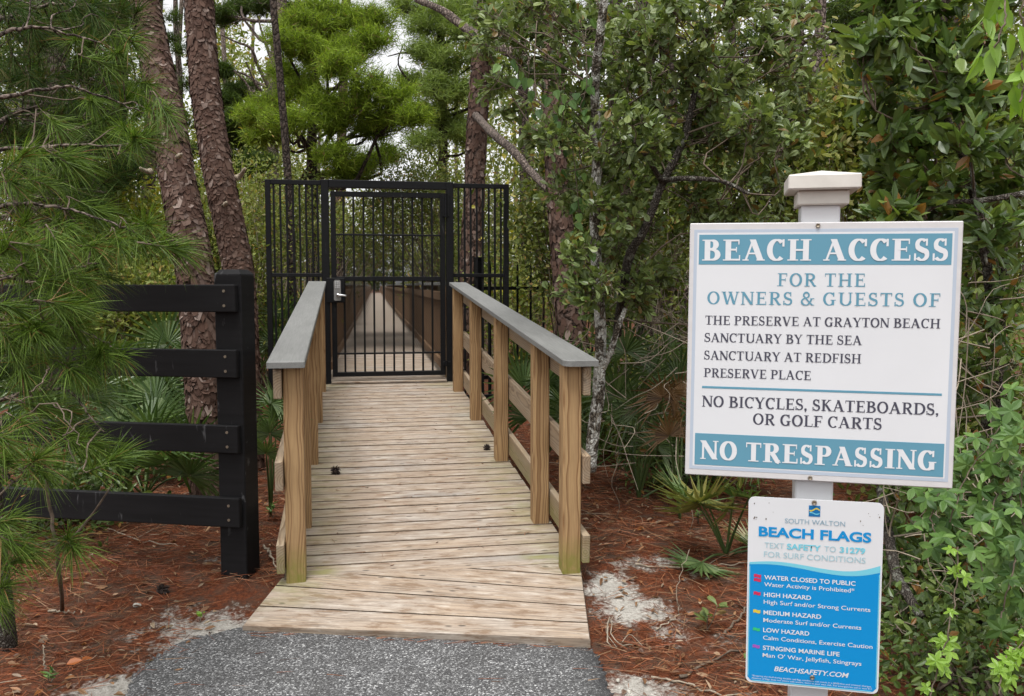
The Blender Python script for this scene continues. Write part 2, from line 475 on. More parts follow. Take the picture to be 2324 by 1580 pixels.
M['creeper'] = leafmat('creeper_leaf', [(.035, .085, .016), (.06, .125, .024), (.085, .165, .034), (.13, .225, .05)], .5, .22, .35)
M['lime_leaf'] = leafmat('lime_leaf', [(.18, .32, .03), (.24, .40, .05), (.15, .26, .03)], .42, .35)
M['palm'] = leafmat('palmetto_blade', [(.04, .075, .022), (.075, .125, .038), (.11, .17, .055), (.15, .20, .08)], .38, .25)
M['palm_yellow'] = leafmat('yellowing_palmetto_blade', [(.10, .125, .028), (.17, .175, .04), (.23, .20, .06), (.08, .11, .028)], .42, .25)
M['palm_dead'] = leafmat('dead_palmetto_blade', [(.11, .06, .026), (.18, .10, .042), (.25, .155, .08), (.09, .05, .026)], .6, .2)
M['straw'] = leafmat('pine_straw', [(.07, .022, .010), (.15, .042, .016), (.24, .068, .024), (.30, .13, .06), (.12, .038, .018), (.28, .18, .10)], .6, 0, .3)
M['litter'] = leafmat('dry_leaf', [(.09, .04, .02), (.18, .09, .04), (.28, .17, .09), (.25, .09, .02), (.36, .28, .19), (.12, .07, .05)], .6, .1)
M['orange_leaf'] = leafmat('orange_leaf', [(.40, .12, .02), (.32, .09, .02)], .5, .2)
M['cone'] = plain('cone_scale', (.035, .024, .02), .7, .3, var=.5, vs=150)
M['stone'] = plain('pale_stone', (.42, .40, .35), .8, .2, var=.2, vs=40)
# ================================================================== GROUND
def groundmat():
    t = NT('forest_floor'); tc = t.n("TexCoord"); o = tc.outputs['Object']
    fine = t.noise(o, 55, 6, .7); mid = t.noise(o, 9, 5, .65); st = t.noise(t.mapping(o, (35, 120, 60)), 1.0, 4, .7)
    c = t.ramp(fine, [(.25, (.035, .013, .007)), (.45, (.10, .029, .012)), (.6, (.17, .05, .019)), (.78, (.22, .10, .05))])
    c = t.mix(t.ramp(mid, [(.42, (0, 0, 0)), (.62, (.85, .85, .85))]), c, (.075, .05, .035))
    sand = t.ramp(fine, [(.3, (.24, .22, .19)), (.7, (.56, .53, .48))])
    s = t.attr('stain').outputs['Fac']
    f = t.math('ADD', s, t.math('MULTIPLY', t.math('SUBTRACT', mid, .5), 1.5))
    f = t.math('ADD', f, t.math('MULTIPLY', t.math('SUBTRACT', fine, .5), .9))
    c = t.mix(t.ramp(f, [(.50, (0, 0, 0)), (.85, (1, 1, 1))]), c, sand)
    t.fin(c, .9, .2); t.bump(t.math('ADD', fine, st), .7, .02)
    return t.m
def asphaltmat():
    t = NT('asphalt'); tc = t.n("TexCoord"); o = tc.outputs['Object']
    vo = t.n("TexVoronoi", feature='F1'); vo.inputs['Scale'].default_value = 135
    wn = t.noise(o, 60, 2); ad = t.n("VectorMath", operation='ADD'); t.l(o, ad.inputs[0])
    sc = t.n("VectorMath", operation='SCALE'); t.l(wn, sc.inputs[0]); sc.inputs['Scale'].default_value = .02
    t.l(sc.outputs[0], ad.inputs[1]); t.l(ad.outputs[0], vo.inputs['Vector'])
    sep = t.n("SeparateColor"); t.l(vo.outputs['Color'], sep.inputs[0])
    big = t.noise(o, 5, 4, .6); fine = t.noise(o, 260, 4, .7)
    c = t.ramp(sep.outputs[0], [(.0, (.09, .09, .09)), (.45, (.15, .15, .15)), (.72, (.25, .25, .25)), (.88, (.45, .45, .45)), (1, (.70, .70, .69))])
    c = t.mix(t.ramp(vo.outputs['Distance'], [(.3, (0, 0, 0)), (.75, (.8, .8, .8))]), c, (.035, .035, .037))
    c = t.mix(t.ramp(big, [(.3, (.45, .45, .45)), (.62, (0, 0, 0))]), c, (.06, .058, .056))
    st = t.attr('stain').outputs['Fac']
    c = t.mix(t.math('MULTIPLY', st, t.ramp(big, [(.3, (.5, .5, .5)), (.6, (1, 1, 1))])), c, (.025, .025, .027))
    t.fin(c, .8, .3)
    t.bump(t.math('SUBTRACT', t.math('MULTIPLY', fine, .5), vo.outputs['Distance']), .9, .006)
    return t.m

SAND = [(470, 1420, .30, .9), (560, 1400, .12, .6), (400, 1390, .16, .6), (330, 1500, .20, .7), (250, 1550, .22, 1.1), (210, 1560, .14, 1.0), (600, 1370, .12, .5), (330, 1420, .2, .5),
        (1385, 1340, .14, 1.2), (1425, 1375, .18, 1.1), (1500, 1385, .14, .75), (1400, 1310, .08, .8), (1480, 1300, .18, .7), (1560, 1320, .16, .6), (1520, 1420, .14, .7), (1440, 1540, .2, .95), (1400, 1560, .1, .9),
        (1560, 1560, .2, .55), (1620, 1440, .15, .5), (1500, 1190, .10, .4), (520, 1290, .15, .55), (1650, 1320, .1, .4)]
SANDW = [(*atz(px, py, 0.05)[:2], r, w) for px, py, r, w in SAND]
def sand_at(x, y):
    s = np.zeros_like(np.asarray(x, float)) + .12
    for cx, cyy, r, w in SANDW:
        s = np.maximum(s, w * np.exp(-((x - cx) ** 2 + (y - cyy) ** 2) / (r * r)))
    return s
gx = np.unique(np.round(np.concatenate([np.arange(-4, 4, .05), -4 - np.geomspace(.1, 200, 40), 4 + np.geomspace(.1, 200, 40)]), 4))
gy = np.unique(np.round(np.concatenate([np.arange(1, 9, .05), 9 + np.geomspace(.1, 250, 50), 1 - np.geomspace(.1, 60, 25)]), 4))
X, Y = np.meshgrid(gx, gy)
Z = gz(X, Y)
near = (X > -5) & (X < 5) & (Y < 10) & (Y > 0)
Z += np.where(near, rng.normal(size=Z.shape) * .004, 0)
nx, ny = len(gx), len(gy)
i = np.arange(ny - 1)[:, None] * nx; j = np.arange(nx - 1)[None]
mb = MB(); mb.add(np.stack([X, Y, Z], -1).reshape(-1, 3), [np.stack([i + j, i + j + 1, i + nx + j + 1, i + nx + j], -1).reshape(-1, 4)], None, sand_at(X, Y).ravel())
ground = mb.build('ground', groundmat(), None, True, True); tag(ground, kind='structure')

edge = [(150, 1700), (240, 1620), (290, 1575), (300, 1540), (345, 1500), (410, 1458), (480, 1432), (548, 1420), (620, 1424), (800, 1432), (1000, 1446), (1200, 1460), (1338, 1476), (1362, 1510), (1378, 1550), (1390, 1585), (1400, 1650)]
ep = np.array([atz(px, py, 0.0)[:2] for px, py in edge])
ep = spline(np.c_[ep, np.zeros(len(ep))], 240)[:, :2]
ctr = np.array([-.45, 2.2])
back = np.array([(.50, 2.2), (.62, 1.2), (.75, -7), (-2.3, -7), (-2.0, 1.2)])
base = np.concatenate([ep, back]); n = len(base)
jit = np.zeros((n, 2)); jit[:240] = nrm(ep - ctr) * (rng.normal(size=(240, 1)) * .011 + np.convolve(rng.normal(size=300), np.ones(15) / 15, 'same')[:240, None] * .04)
V = []; st = []
for k, (sc_, zz, jw) in enumerate(((1.0, .004, 1), (.975, .014, .8), (.93, .018, .2), (.85, .018, 0), (.5, .018, 0), (.1, .018, 0))):
    V.append(np.c_[ctr + (base - ctr) * sc_ + jit * jw, np.full(n, zz)]); st.append(np.full(n, [1, .8, .4, .1, 0, 0][k]) * np.clip((base[:, 0] - .15) / .2, 0, 1))
i = np.arange(n); jn = (i + 1) % n
Q = np.concatenate([np.stack([k * n + i, (k + 1) * n + i, (k + 1) * n + jn, k * n + jn], -1) for k in range(len(V) - 1)])
mb = MB(); mb.add(np.concatenate(V), [Q, (np.arange(n) + (len(V) - 1) * n)[None]], None, np.concatenate(st))
av = np.concatenate(V); q0 = Q[0]; flip = np.cross(av[q0[1]] - av[q0[0]], av[q0[2]] - av[q0[0]])[2] < 0
if flip: mb.F = [f[:, ::-1] for f in mb.F]
tag(mb.build('asphalt_path', asphaltmat(), None, True, True), kind='structure')

# ================================================================== BOARDWALK RAMP
vp = ray(783, 480); vp = vp / np.linalg.norm(vp[:2])
DH = np.array([vp[0], vp[1], 0]); RH = np.array([vp[1], -vp[0], 0]); SL = vp[2]
P0 = np.array([0.24312388, 4.17577669, .145])
UD = nrm(DH + np.array([0, 0, SL])); UN = np.cross(RH, UD)
UPZ = np.array([0, 0, 1.0])
def Wp(t, x, h=0.0): return P0 + DH * t + RH * x + UPZ * (SL * t + h)
WID = 1.204
ramp = thing('boardwalk_ramp', 'weathered wooden boardwalk ramp with grey capped railings leading up to the black gate', 'boardwalk', Wp(0, -WID / 2))
deck = MB(); TEND = 4.97; bw = .1395; t0 = .12; k = 0
def algae(v):
    q = v - P0; t = q @ DH; x = q @ RH
    e = min(abs(x + WID), abs(x))
    return float(max(0, .75 - e * 3.2) * max(.3, 1 - abs(t - 1.4) / 4) + (.8 if t < .25 and e < .12 else 0) + (.5 if t > 4.6 and e < .2 else 0))
tt = t0
while tt < TEND:
    w = bw - .007 + rng.uniform(-.002, .002)
    jx = rng.uniform(-.006, .006)
    nseg = 6
    xs = np.linspace(-WID - .105, .105, nseg + 1) + jx
    # one plank = one chamfered box, cut in segments along its length so the stain attribute can vary
    c0 = Wp(tt + w / 2, (xs[0] + xs[-1]) / 2, -.019 + rng.uniform(-.0015, .0015))
    cbox(deck, c0, (RH, UD, UN), (xs[-1] - xs[0], w, .038), .005, algae)
    tt += bw
def cut_and_stain(o, org, dr, dists, fn):
    bm = bmesh.new(); bm.from_mesh(o.data)
    for q_ in dists:
        bmesh.ops.bisect_plane(bm, geom=bm.verts[:] + bm.edges[:] + bm.faces[:], plane_co=Vector(org + dr * q_), plane_no=Vector(dr))
    ly = bm.verts.layers.float['stain']
    for v_ in bm.verts: v_[ly] = fn(np.array(v_.co))
    bm.to_mesh(o.data); bm.free()
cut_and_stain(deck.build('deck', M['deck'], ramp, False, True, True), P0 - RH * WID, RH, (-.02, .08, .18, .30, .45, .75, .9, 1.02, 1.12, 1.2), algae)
# threshold boards: parallel to the path edge, clipped to the flared outline
def clip(poly, n_, d_):
    out = []
    for a_, b_ in zip(poly, poly[1:] + poly[:1]):
        sa, sb = a_ @ n_ - d_, b_ @ n_ - d_
        if sa >= 0: out.append(a_)
        if sa * sb < 0: out.append(a_ + (b_ - a_) * sa / (sa - sb))
    return out
TL = Wp(.135, -WID - .115, 0); TR = Wp(.115, .118, 0)
BL = atz(550, 1420, .04); BR = atz(1340, 1450, .05)
quad = [BL, BR, TR, TL]
eb = nrm(BR - BL); nb = nrm(np.cross(nrm(np.cross(eb, TL - BL)), eb))
thr = MB(); dmax = max((q - BL) @ nb for q in quad); s0 = 0.0; kk = 0
while s0 < dmax:
    w = [.13, .139, .139, .139, .139, .139, .139][min(kk, 6)]
    p = clip(clip(list(quad), nb, s0 + BL @ nb), -nb, -(s0 + w - .007 + BL @ nb))
    if len(p) >= 3:
        p = np.array(p); up = nrm(np.cross(p[1] - p[0], p[2] - p[0])); up = up if up[2] > 0 else -up
        m_ = len(p); c0 = p.mean(0); r0 = c0 + (p - c0) * .985
        ins = np.array([c0 + (q - c0) - .004 * nrm(q - c0) for q in p])
        Vv = np.concatenate([ins, p - up * .004, p - up * .042]); ii = np.arange(m_); jj = (ii + 1) % m_
        sgn = np.dot(np.cross(p[1] - p[0], p[2] - p[0]), up) > 0
        top = np.arange(m_)[None]; q1 = np.c_[ii, ii + m_, jj + m_, jj]; q2 = np.c_[ii + m_, ii + 2 * m_, jj + 2 * m_, jj + m_]
        if not sgn: top, q1, q2 = top[:, ::-1], q1[:, ::-1], q2[:, ::-1]
        loc = np.c_[(Vv - BL) @ eb, (Vv - BL) @ nb, (Vv - BL) @ up] + np.array([rng.random() * 30, kk * .137, .02])
        stn = np.array([float(max(0, 1 - np.linalg.norm(v - TL) / .45) + max(0, .9 - np.linalg.norm(v - TR) / .5) + .12) for v in Vv])
        thr.add(Vv, [top, q1, q2], loc, stn)
    s0 += w; kk += 1
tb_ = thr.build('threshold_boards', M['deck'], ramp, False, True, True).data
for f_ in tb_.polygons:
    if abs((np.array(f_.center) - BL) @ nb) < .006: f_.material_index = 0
cut_and_stain(bpy.data.objects['threshold_boards'], TL, RH, (-.1, .06, .14, .22, .34, .5, .9, 1.05, 1.15, 1.25, 1.33), lambda v: float(max(0, 1.1 - np.linalg.norm(v - TL) / .26) + max(0, 1.0 - np.linalg.norm(v - TR) / .24)))
# rim joists and footing under the deck
mb = MB()
for x in (-WID + .03, -.03):
    cbox(mb, Wp(2.5, x, -.135), (UD, RH, UN), (4.7, .04, .19), .003)
cbox(mb, Wp(.16, -WID / 2, -.10), (RH, DH, UPZ), (WID + .1, .04, .12), .003)
mb.build('joist', M['brown_wood'], ramp, False, True)

RT = [0.0, .68, 1.94, 3.18, 4.37]; LT = [.09, .78, 2.02, 3.24, 4.50]
HR = 1.0
def moss_post(v): return float(np.clip(1.15 - (v[2] - .14) / .16, 0, 1)) if v[1] < 4.5 else 0.0
for ts, x0 in ((RT, .045), (LT, -WID - .045)):
    for t in ts:
        mb = MB(); b_ = Wp(t + .045, x0, 0); h = HR
        # long box split in rows so the mossy foot can fade
        zz = [-.15, -.03, .03, .10, .18, h + .0]
        off = np.array([rng.random() * 40, rng.uniform(-.02, .02), rng.uniform(.0, .03) * random.choice((-1, 1))])
        c = .005; hw = .0445
        oct_ = np.array([(-hw + c, -hw), (hw - c, -hw), (hw, -hw + c), (hw, hw - c), (hw - c, hw), (-hw + c, hw), (-hw, hw - c), (-hw, -hw + c)])
        Vv = []; G = []; S_ = []
        for z in zz:
            for u, v in oct_:
                Pw = b_ + RH * u + DH * v + UPZ * z
                if z == zz[-1]: Pw = Pw + UPZ * SL * v
                Vv.append(Pw); G.append((z, u, v)); S_.append(moss_post(Pw))
        i = np.arange(len(zz) - 1)[:, None] * 8; j = np.arange(8)[None]; k2 = (j + 1) % 8
        mb.add(Vv, [np.stack([i + j, i + k2, i + 8 + k2, i + 8 + j], -1).reshape(-1, 4), (np.arange(8) + 8 * (len(zz) - 1))[None]], np.array(G) + off, S_)
        mb.build('post', M['post_wood'], ramp, False, True)
for x0, sgn, ta, tb in ((.0925, 1, -.02, 4.5), (-WID - .0925, -1, .06, 4.6)):
    for hh, wdt in ((.925, .14), (.50, .14), (.115, .14)):
        mb = MB(); tm = (ta + tb) / 2
        def mossr(v): return float(np.clip(1.1 - (v[2] - .12) / .2, 0, 1)) if v[1] < 4.35 and hh < .2 else 0.0
        cbox(mb, Wp(tm, x0 + sgn * .0195, hh), (UD, RH, UN), ((tb - ta) * math.hypot(1, SL), .036, wdt), .004, mossr)
        mb.build('rail', M['rail_wood'], ramp, False, True)
for x0, x1, ta, tb, sg in ((-.012, .155, -.06, 4.62, 1), (-WID - .155, -WID + .012, .03, 4.74, -1)):
    mb = MB(); h0, h1 = HR + .002, HR + .032
    ci = .03
    inn, out = (x0, x1) if sg > 0 else (x1, x0)
    if sg > 0: pl = [(ta + ci, inn), (ta + .010, inn + sg * .012), (ta, inn + sg * .035), (ta, out), (tb, out), (tb, inn)]
    else: pl = [(ta, inn - sg * -.0), (ta - .004, (inn + out) / 2), (ta, out), (tb, out), (tb, inn)]
    m_ = len(pl); c = .004
    cen = np.array([(ta + tb) / 2, (inn + out) / 2])
    def ins(p): return (p[0] + (c if p[0] < cen[0] else -c), p[1] + (c if p[1] < cen[1] else -c))
    lay = [([ins(p) for p in pl], h1), (pl, h1 - c), (pl, h0)]
    Vv = [Wp(p[0], p[1], h) for L_, h in lay for p in L_]
    G = [(p[0], p[1], h) for L_, h in lay for p in L_]
    ii = np.arange(m_); jj = (ii + 1) % m_
    fs = [np.arange(m_)[None], np.c_[ii, jj, jj + m_, ii + m_], np.c_[ii + m_, jj + m_, jj + 2 * m_, ii + 2 * m_], (np.arange(m_) + 2 * m_)[::-1][None]]
    if np.cross(Vv[1] - Vv[0], Vv[2] - Vv[0])[2] < 0: fs = [f[:, ::-1] for f in fs]
    mb.add(Vv, fs, np.array(G) * [1, 1, 1])
    mb.build('handrail_cap', M['cap'], ramp, False, True)

# ================================================================== BOARDWALK BEYOND THE GATE
a2 = math.atan2(1162 - 851, FPX)
D2 = np.array([-math.sin(a2), math.cos(a2), 0]); R2 = np.array([math.cos(a2), math.sin(a2), 0])
Z2 = .548
O2 = Wp(5.0, -WID / 2); O2[2] = Z2
def W2(t, x, h=0.0): return O2 + D2 * t + R2 * x + UPZ * h
far = thing('boardwalk', 'long straight boardwalk with brown slatted sides seen through the black gate', 'boardwalk', W2(0, 0))
mb = MB(); tt = .02
while tt < 108:
    w = .139 if tt < 25 else (.56 if tt < 50 else 1.12)
    cbox(mb, W2(tt + w / 2, 0, -.019 + rng.uniform(-.001, .001)), (R2, D2, UPZ), (1.42, w - .008, .038), .004)
    tt += w
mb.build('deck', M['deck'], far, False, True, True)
for x in (-.655, .655):
    sg = 1 if x > 0 else -1
    mb = MB()
    for t, w_ in [(k_, .085) for k_ in np.arange(.55, 50, .125)] + [(k_, .42) for k_ in np.arange(50.2, 108, .5)]:
        cbox(mb, W2(t, x - sg * .04, .50), (UPZ, D2, R2), (.82, w_, .022), .002)
    tag(mb.build('slat', M['brown_wood'], far, False, True), kind='stuff')
    for t in np.arange(.35, 50, 2.4):
        mb = MB(); cbox(mb, W2(t, x + sg * .005, .41), (UPZ, D2, R2), (1.12, .089, .089), .004)
        mb.build('post', M['post_wood'] if t < 1 else M['brown_wood'], far, False, True)
    for h, wd in ((.86, .09), (.14, .09)):
        mb = MB(); cbox(mb, W2(54.2, x - sg * .075 , h), (D2, R2, UPZ), (107.8, .036, wd), .003)
        mb.build('rail', M['brown_wood'], far, False, True)
    mb = MB(); cbox(mb, W2(54.2, x, .99), (D2, R2, UPZ), (107.8, .16, .036), .004)
    mb.build('handrail_cap', M['cap'], far, False, True)

# ================================================================== BLACK GATE
G0 = Wp(4.93, 0, 0); G0[2] = 0
GX, GY = RH, DH
def Gp(x, z, y=0.0): return G0 + GX * x + GY * y + UPZ * z
gate = thing('gate', 'tall black metal gate with side panels and keypad lock across the boardwalk', 'gate', Gp(-.58, .55))
def gbar(mb, x0, x1, z0, z1, y0=-.025, y1=.025, ch=.003):
    cbox(mb, Gp((x0 + x1) / 2, (z0 + z1) / 2, (y0 + y1) / 2), (GX, UPZ, GY), (x1 - x0, z1 - z0, y1 - y0), ch)
for x0, x1 in ((-1.235, -1.160), (-.006, .068)):
    mb = MB(); gbar(mb, x0, x1, .40, 2.553, -.038, .038, .004); mb.build('gate_post', M['black_metal'], gate)
mb = MB(); gbar(mb, -1.160, -.006, 2.478, 2.553, -.038, .038, .004); mb.build('header_bar', M['black_metal'], gate)
for xa, xb, px_, b0 in ((-1.764, -1.235, [-1.684, -1.623, -1.562, -1.501, -1.44, -1.379, -1.318, -1.268], .30), (.068, .636, [.122, .184, .246, .308, .370, .432, .494, .556], .30)):
    left = xa < -1
    pan = MB()
    ox0, ox1 = (xa, xa + .05) if left else (xb - .05, xb)
    gbar(pan, ox0, ox1, .02, 2.545)
    ia, ib = (xa + .05, xb) if left else (xa, xb - .05)
    for z0, z1 in ((2.50, 2.545), (1.603, 1.640), (.36, .40)): gbar(pan, ia, ib, z0, z1, -.019, .019)
    pn = pan.build('side_panel', M['black_metal'], gate)
    for x in px_:
        mb = MB(); gbar(mb, x - .0095, x + .0095, .40, 1.603, -.0095, .0095, .0015); gbar(mb, x - .0095, x + .0095, 1.640, 2.50, -.0095, .0095, .0015)
        mb.build('picket', M['black_metal'], pn)
mb = MB()
gbar(mb, -1.145, -1.095, .612, 2.443); gbar(mb, -.066, -.016, .612, 2.443)
gbar(mb, -1.095, -.066, 2.393, 2.443); gbar(mb, -1.095, -.066, .612, .657)
gbar(mb, -1.095, -.066, 1.564, 1.608); gbar(mb, -1.095, -.066, 2.012, 2.030, -.012, .012); gbar(mb, -1.095, -.066, .832, .850, -.012, .012)
leafg = mb.build('gate_leaf', M['black_metal'], gate)
for x in np.linspace(-1.020, -.148, 10):
    mb = MB()
    for z0, z1 in ((.657, .832), (.85, 1.564), (1.608, 2.012), (2.03, 2.393)): gbar(mb, x - .0095, x + .0095, z0, z1, -.0095, .0095, .0015)
    mb.build('bar', M['black_metal'], leafg)
mb = MB(); nxm = 54; dz = .019
for k in range(nxm):
    xa = -1.095 + (k + .5) * (1.029 / nxm); hx = 1.029 / nxm / 2
    for za, zb in ((.85, 1.564), (1.608, 2.012)):
        zs = np.arange(za, zb, dz); zs = np.append(zs, zb)
        pts = np.array([Gp(xa + (hx * .92 if (int(round((z - .85) / dz)) + 0) % 2 else -hx * .92), z, .016) for z in zs])
        tube(mb, pts, .0029, 4, 0, False)
tag(mb.build('mesh_screen', M['black_metal'], leafg), 'expanded metal screen behind the bars')
mb = MB(); gbar(mb, -1.195, -1.015, 1.350, 1.594, -.05, -.026, .004); lock = mb.build('lock_box', M['black_metal'], gate)
mb = MB(); prism(mb, [(-1.122, 1.378), (-1.112, 1.370), (-1.064, 1.370), (-1.054, 1.378), (-1.054, 1.560), (-1.066, 1.574), (-1.110, 1.574), (-1.122, 1.560)], .051, .075, (GX, UPZ, -GY), G0)
mb.build('keypad', M['keypad'], lock)
for rr in range(4):
    mb = MB()
    for cc in range(3):
        xk = -1.104 + cc * .016; zk = 1.552 - rr * .0175
        gbar(mb, xk - .0055, xk + .0055, zk - .006, zk + .006, -.079, -.075, .001)
    mb.build('key_row', M['steel'], lock)
mb = MB(); tube(mb, [Gp(-1.082, 1.425, -.075), Gp(-1.082, 1.425, -.10)], .017, 12); tube(mb, spline([Gp(-1.085, 1.425, -.098), Gp(-1.05, 1.424, -.10), Gp(-1.0, 1.418, -.10)], 8), [.009, .011, .008], 8)
mb.build('lever_handle', M['steel'], lock, True)
for z0, z1 in ((2.20, 2.436), (.702, .760)):
    mb = MB(); tube(mb, [Gp(-.011, z0, -.045), Gp(-.011, z1, -.045)], .014, 10); gbar(mb, -.045, .03, z0 + .01, z1 - .01, -.045, -.027, .002); mb.build('hinge', M['black_metal'], gate)
mb = MB(); gbar(mb, -1.155, -.01, .548, .566, -.06, .06, .003); mb.build('sill', M['deck'], gate, False, True)

# picket fence running right from the gate
pf0 = at(1085, 640, 9.3); pfd = nrm(at(1262, 640, 9.9) - pf0); pfd[2] = 0; pfd = nrm(pfd); pfn = np.array([-pfd[1], pfd[0], 0])
pf = thing('picket_fence', 'low black spear topped picket fence right of the gate among trees', 'fence', pf0 * [1, 1, 0])
def pbar(mb, s0, s1, z0, z1, th, y=0.0):
    cbox(mb, pf0 * [1, 1, 0] + pfd * (s0 + s1) / 2 + pfn * y + UPZ * (z0 + z1) / 2, (pfd, UPZ, pfn), (s1 - s0, z1 - z0, th), .002)
gpz = .3
for s in (0.0, 2.4):
    mb = MB(); pbar(mb, s - .032, s + .032, gpz - .2, 1.79, .064); pbar(mb, s - .036, s + .036, 1.79, 1.815, .072); mb.build('post', M['black_metal'], pf)
for z in (1.49, .55):
    mb = MB(); pbar(mb, .032, 2.368, z - .018, z + .018, .03); mb.build('rail', M['black_metal'], pf)
for s in np.arange(.17, 2.3, .178):
    mb = MB(); pbar(mb, s - .0095, s + .0095, gpz, 1.70, .019, .026)
    tube(mb, [pf0 * [1, 1, 0] + pfd * s + pfn * .026 + UPZ * 1.70, pf0 * [1, 1, 0] + pfd * s + pfn * .026 + UPZ * 1.78], [.013, .002], 4)
    mb.build('picket', M['black_metal'], pf)

# ================================================================== BLACK BOARD FENCE (left)
fa = math.radians(10.4)
FD = np.array([-math.cos(fa), math.sin(fa), 0]); FN = np.array([-math.sin(fa), -math.cos(fa), 0])   # along (leftwards), towards camera
FC = at(547, 660, 4.27)                 # front right corner of the post
F0 = FC + FD * .07 - FN * .07; F0[2] = 0
bf = thing('board_fence', 'black painted four board fence beside the boardwalk ramp behind the pine', 'fence', F0)
ptop = at(540, 622, 4.3)[2]
def fence_post(s):
    mb = MB(); zt = ptop
    cbox(mb, F0 + FD * s + UPZ * (zt - .1) / 2, (UPZ, FD, FN), (zt + .1, .14, .14), .005)
    hw = .07
    b = [F0 + FD * s + FD * u * hw * .985 + FN * v * hw * .985 + UPZ * (zt - .001) for u, v in ((-1, -1), (1, -1), (1, 1), (-1, 1))]
    tp = [F0 + FD * s + FD * u * .048 + FN * v * .048 + UPZ * (zt + .022) for u, v in ((-1, -1), (1, -1), (1, 1), (-1, 1))]
    i = np.arange(4); j = (i + 1) % 4
    mb.add(np.array(b + tp), [np.c_[i, i + 4, j + 4, j][:, ::-1], np.array([[4, 5, 6, 7]])[:, ::-1]])
    mb.build('post', M['black_paint'], bf)
for s in (0.0, 2.44): fence_post(s)
for yt, yb in ((646, 709), (795, 859), (968, 1031), (1133, 1200)):
    zt, zb = at(547, yt, 4.23)[2], at(547, yb, 4.23)[2]
    mb = MB(); cbox(mb, F0 + FD * (1.5 - .055) + FN * (.07 + .0185) + UPZ * (zt + zb) / 2, (FD, UPZ, FN), (3.0, zt - zb, .036), .004)
    rl_ = mb.build('rail', M['black_paint'], bf)
    for dz_ in (-.035, .035):
        mb = MB(); c_ = F0 + FD * .0 + FN * .1065 + UPZ * ((zt + zb) / 2 + dz_); tube(mb, [c_, c_ + FN * .0035], .007, 8); mb.build('screw', M['screw'], rl_)

# ================================================================== SIGN POST AND SIGNS
def frame_of(cx, cyy, cz, yaw, roll, tilt):
    rr = np.array([math.cos(yaw), math.sin(yaw), 0]); nn = np.array([math.sin(yaw), -math.cos(yaw), 0]); uu = UPZ
    u2 = uu * math.cos(tilt) + nn * math.sin(tilt)
    r2 = rr * math.cos(roll) + u2 * math.sin(roll); u3 = u2 * math.cos(roll) - rr * math.sin(roll)
    n3 = np.cross(r2, u3)
    m = Matrix.Identity(4)
    for k in range(3):
        m[k][0], m[k][1], m[k][2], m[k][3] = r2[k], u3[k], n3[k], (cx, cyy, cz)[k]
    return m
class Loc(MB):
    """mesh in the sign's own coordinates (x right, y up, z towards the viewer)"""
    def make(s, name, mat, parent):
        o = s.build(name, mat, None); o.parent = parent; return o
def lbox(mb, x0, x1, y0, y1, z0, z1, ch=.001):
    cbox(mb, ((x0 + x1) / 2, (y0 + y1) / 2, (z0 + z1) / 2), XYZ, (x1 - x0, y1 - y0, z1 - z0), ch)

BW, BH = .61, .6171
mA = frame_of(.7274, 2.1033, 1.3599, -.2317, -.0069, -.0033)
mB = frame_of(.72, 2.0779, .7817, -.2321, .0021, .0267)
yaw = -.2317
nn = np.array([math.sin(yaw), -math.cos(yaw), 0]); rr = np.array([math.cos(yaw), math.sin(yaw), 0])
pc = np.array([.7274, 2.1033, 0]) - nn * (.062) - rr * .003
sp = thing('sign_post', 'white square post with a flat pyramid cap holding the two beach signs', 'post', pc)
LEAN = np.array([.004, .0, 1.0])
def spbox(z0, z1, w, mat, name, ch=.002):
    mb = MB(); c = pc + LEAN * (z0 + z1) / 2 ; c[2] = (z0 + z1) / 2
    cbox(mb, c, (rr, UPZ, -nn), (w, z1 - z0, w), ch); return mb.build(name, mat, sp)
spbox(-.3, 1.712, .088, M['white'], 'post_sleeve', .004)
mb = MB()
def zpx(py): return at(1868, py, 2.17)[2]
z1_, z2_, z3_, z4_ = zpx(470), zpx(437), zpx(404), zpx(392)
cc = pc + LEAN * 1.72
cbox(mb, (cc[0], cc[1], (z1_ + z2_) / 2), (rr, UPZ, -nn), (.116, z2_ - z1_, .116), .003)
cbox(mb, (cc[0], cc[1], (z2_ + z3_) / 2), (rr, UPZ, -nn), (.162, z3_ - z2_, .162), .003)
b = [cc * [1, 1, 0] + rr * u * .078 - nn * v * .078 + UPZ * (z3_ - .0005) for u, v in ((-1, -1), (1, -1), (1, 1), (-1, 1))] + [cc * [1, 1, 0] + UPZ * (z4_ + .004)]
mb.add(np.array(b), [np.array([[0, 1, 4], [1, 2, 4], [2, 3, 4], [3, 0, 4]])])
mb.build('post_cap', M['white_cap'], sp)

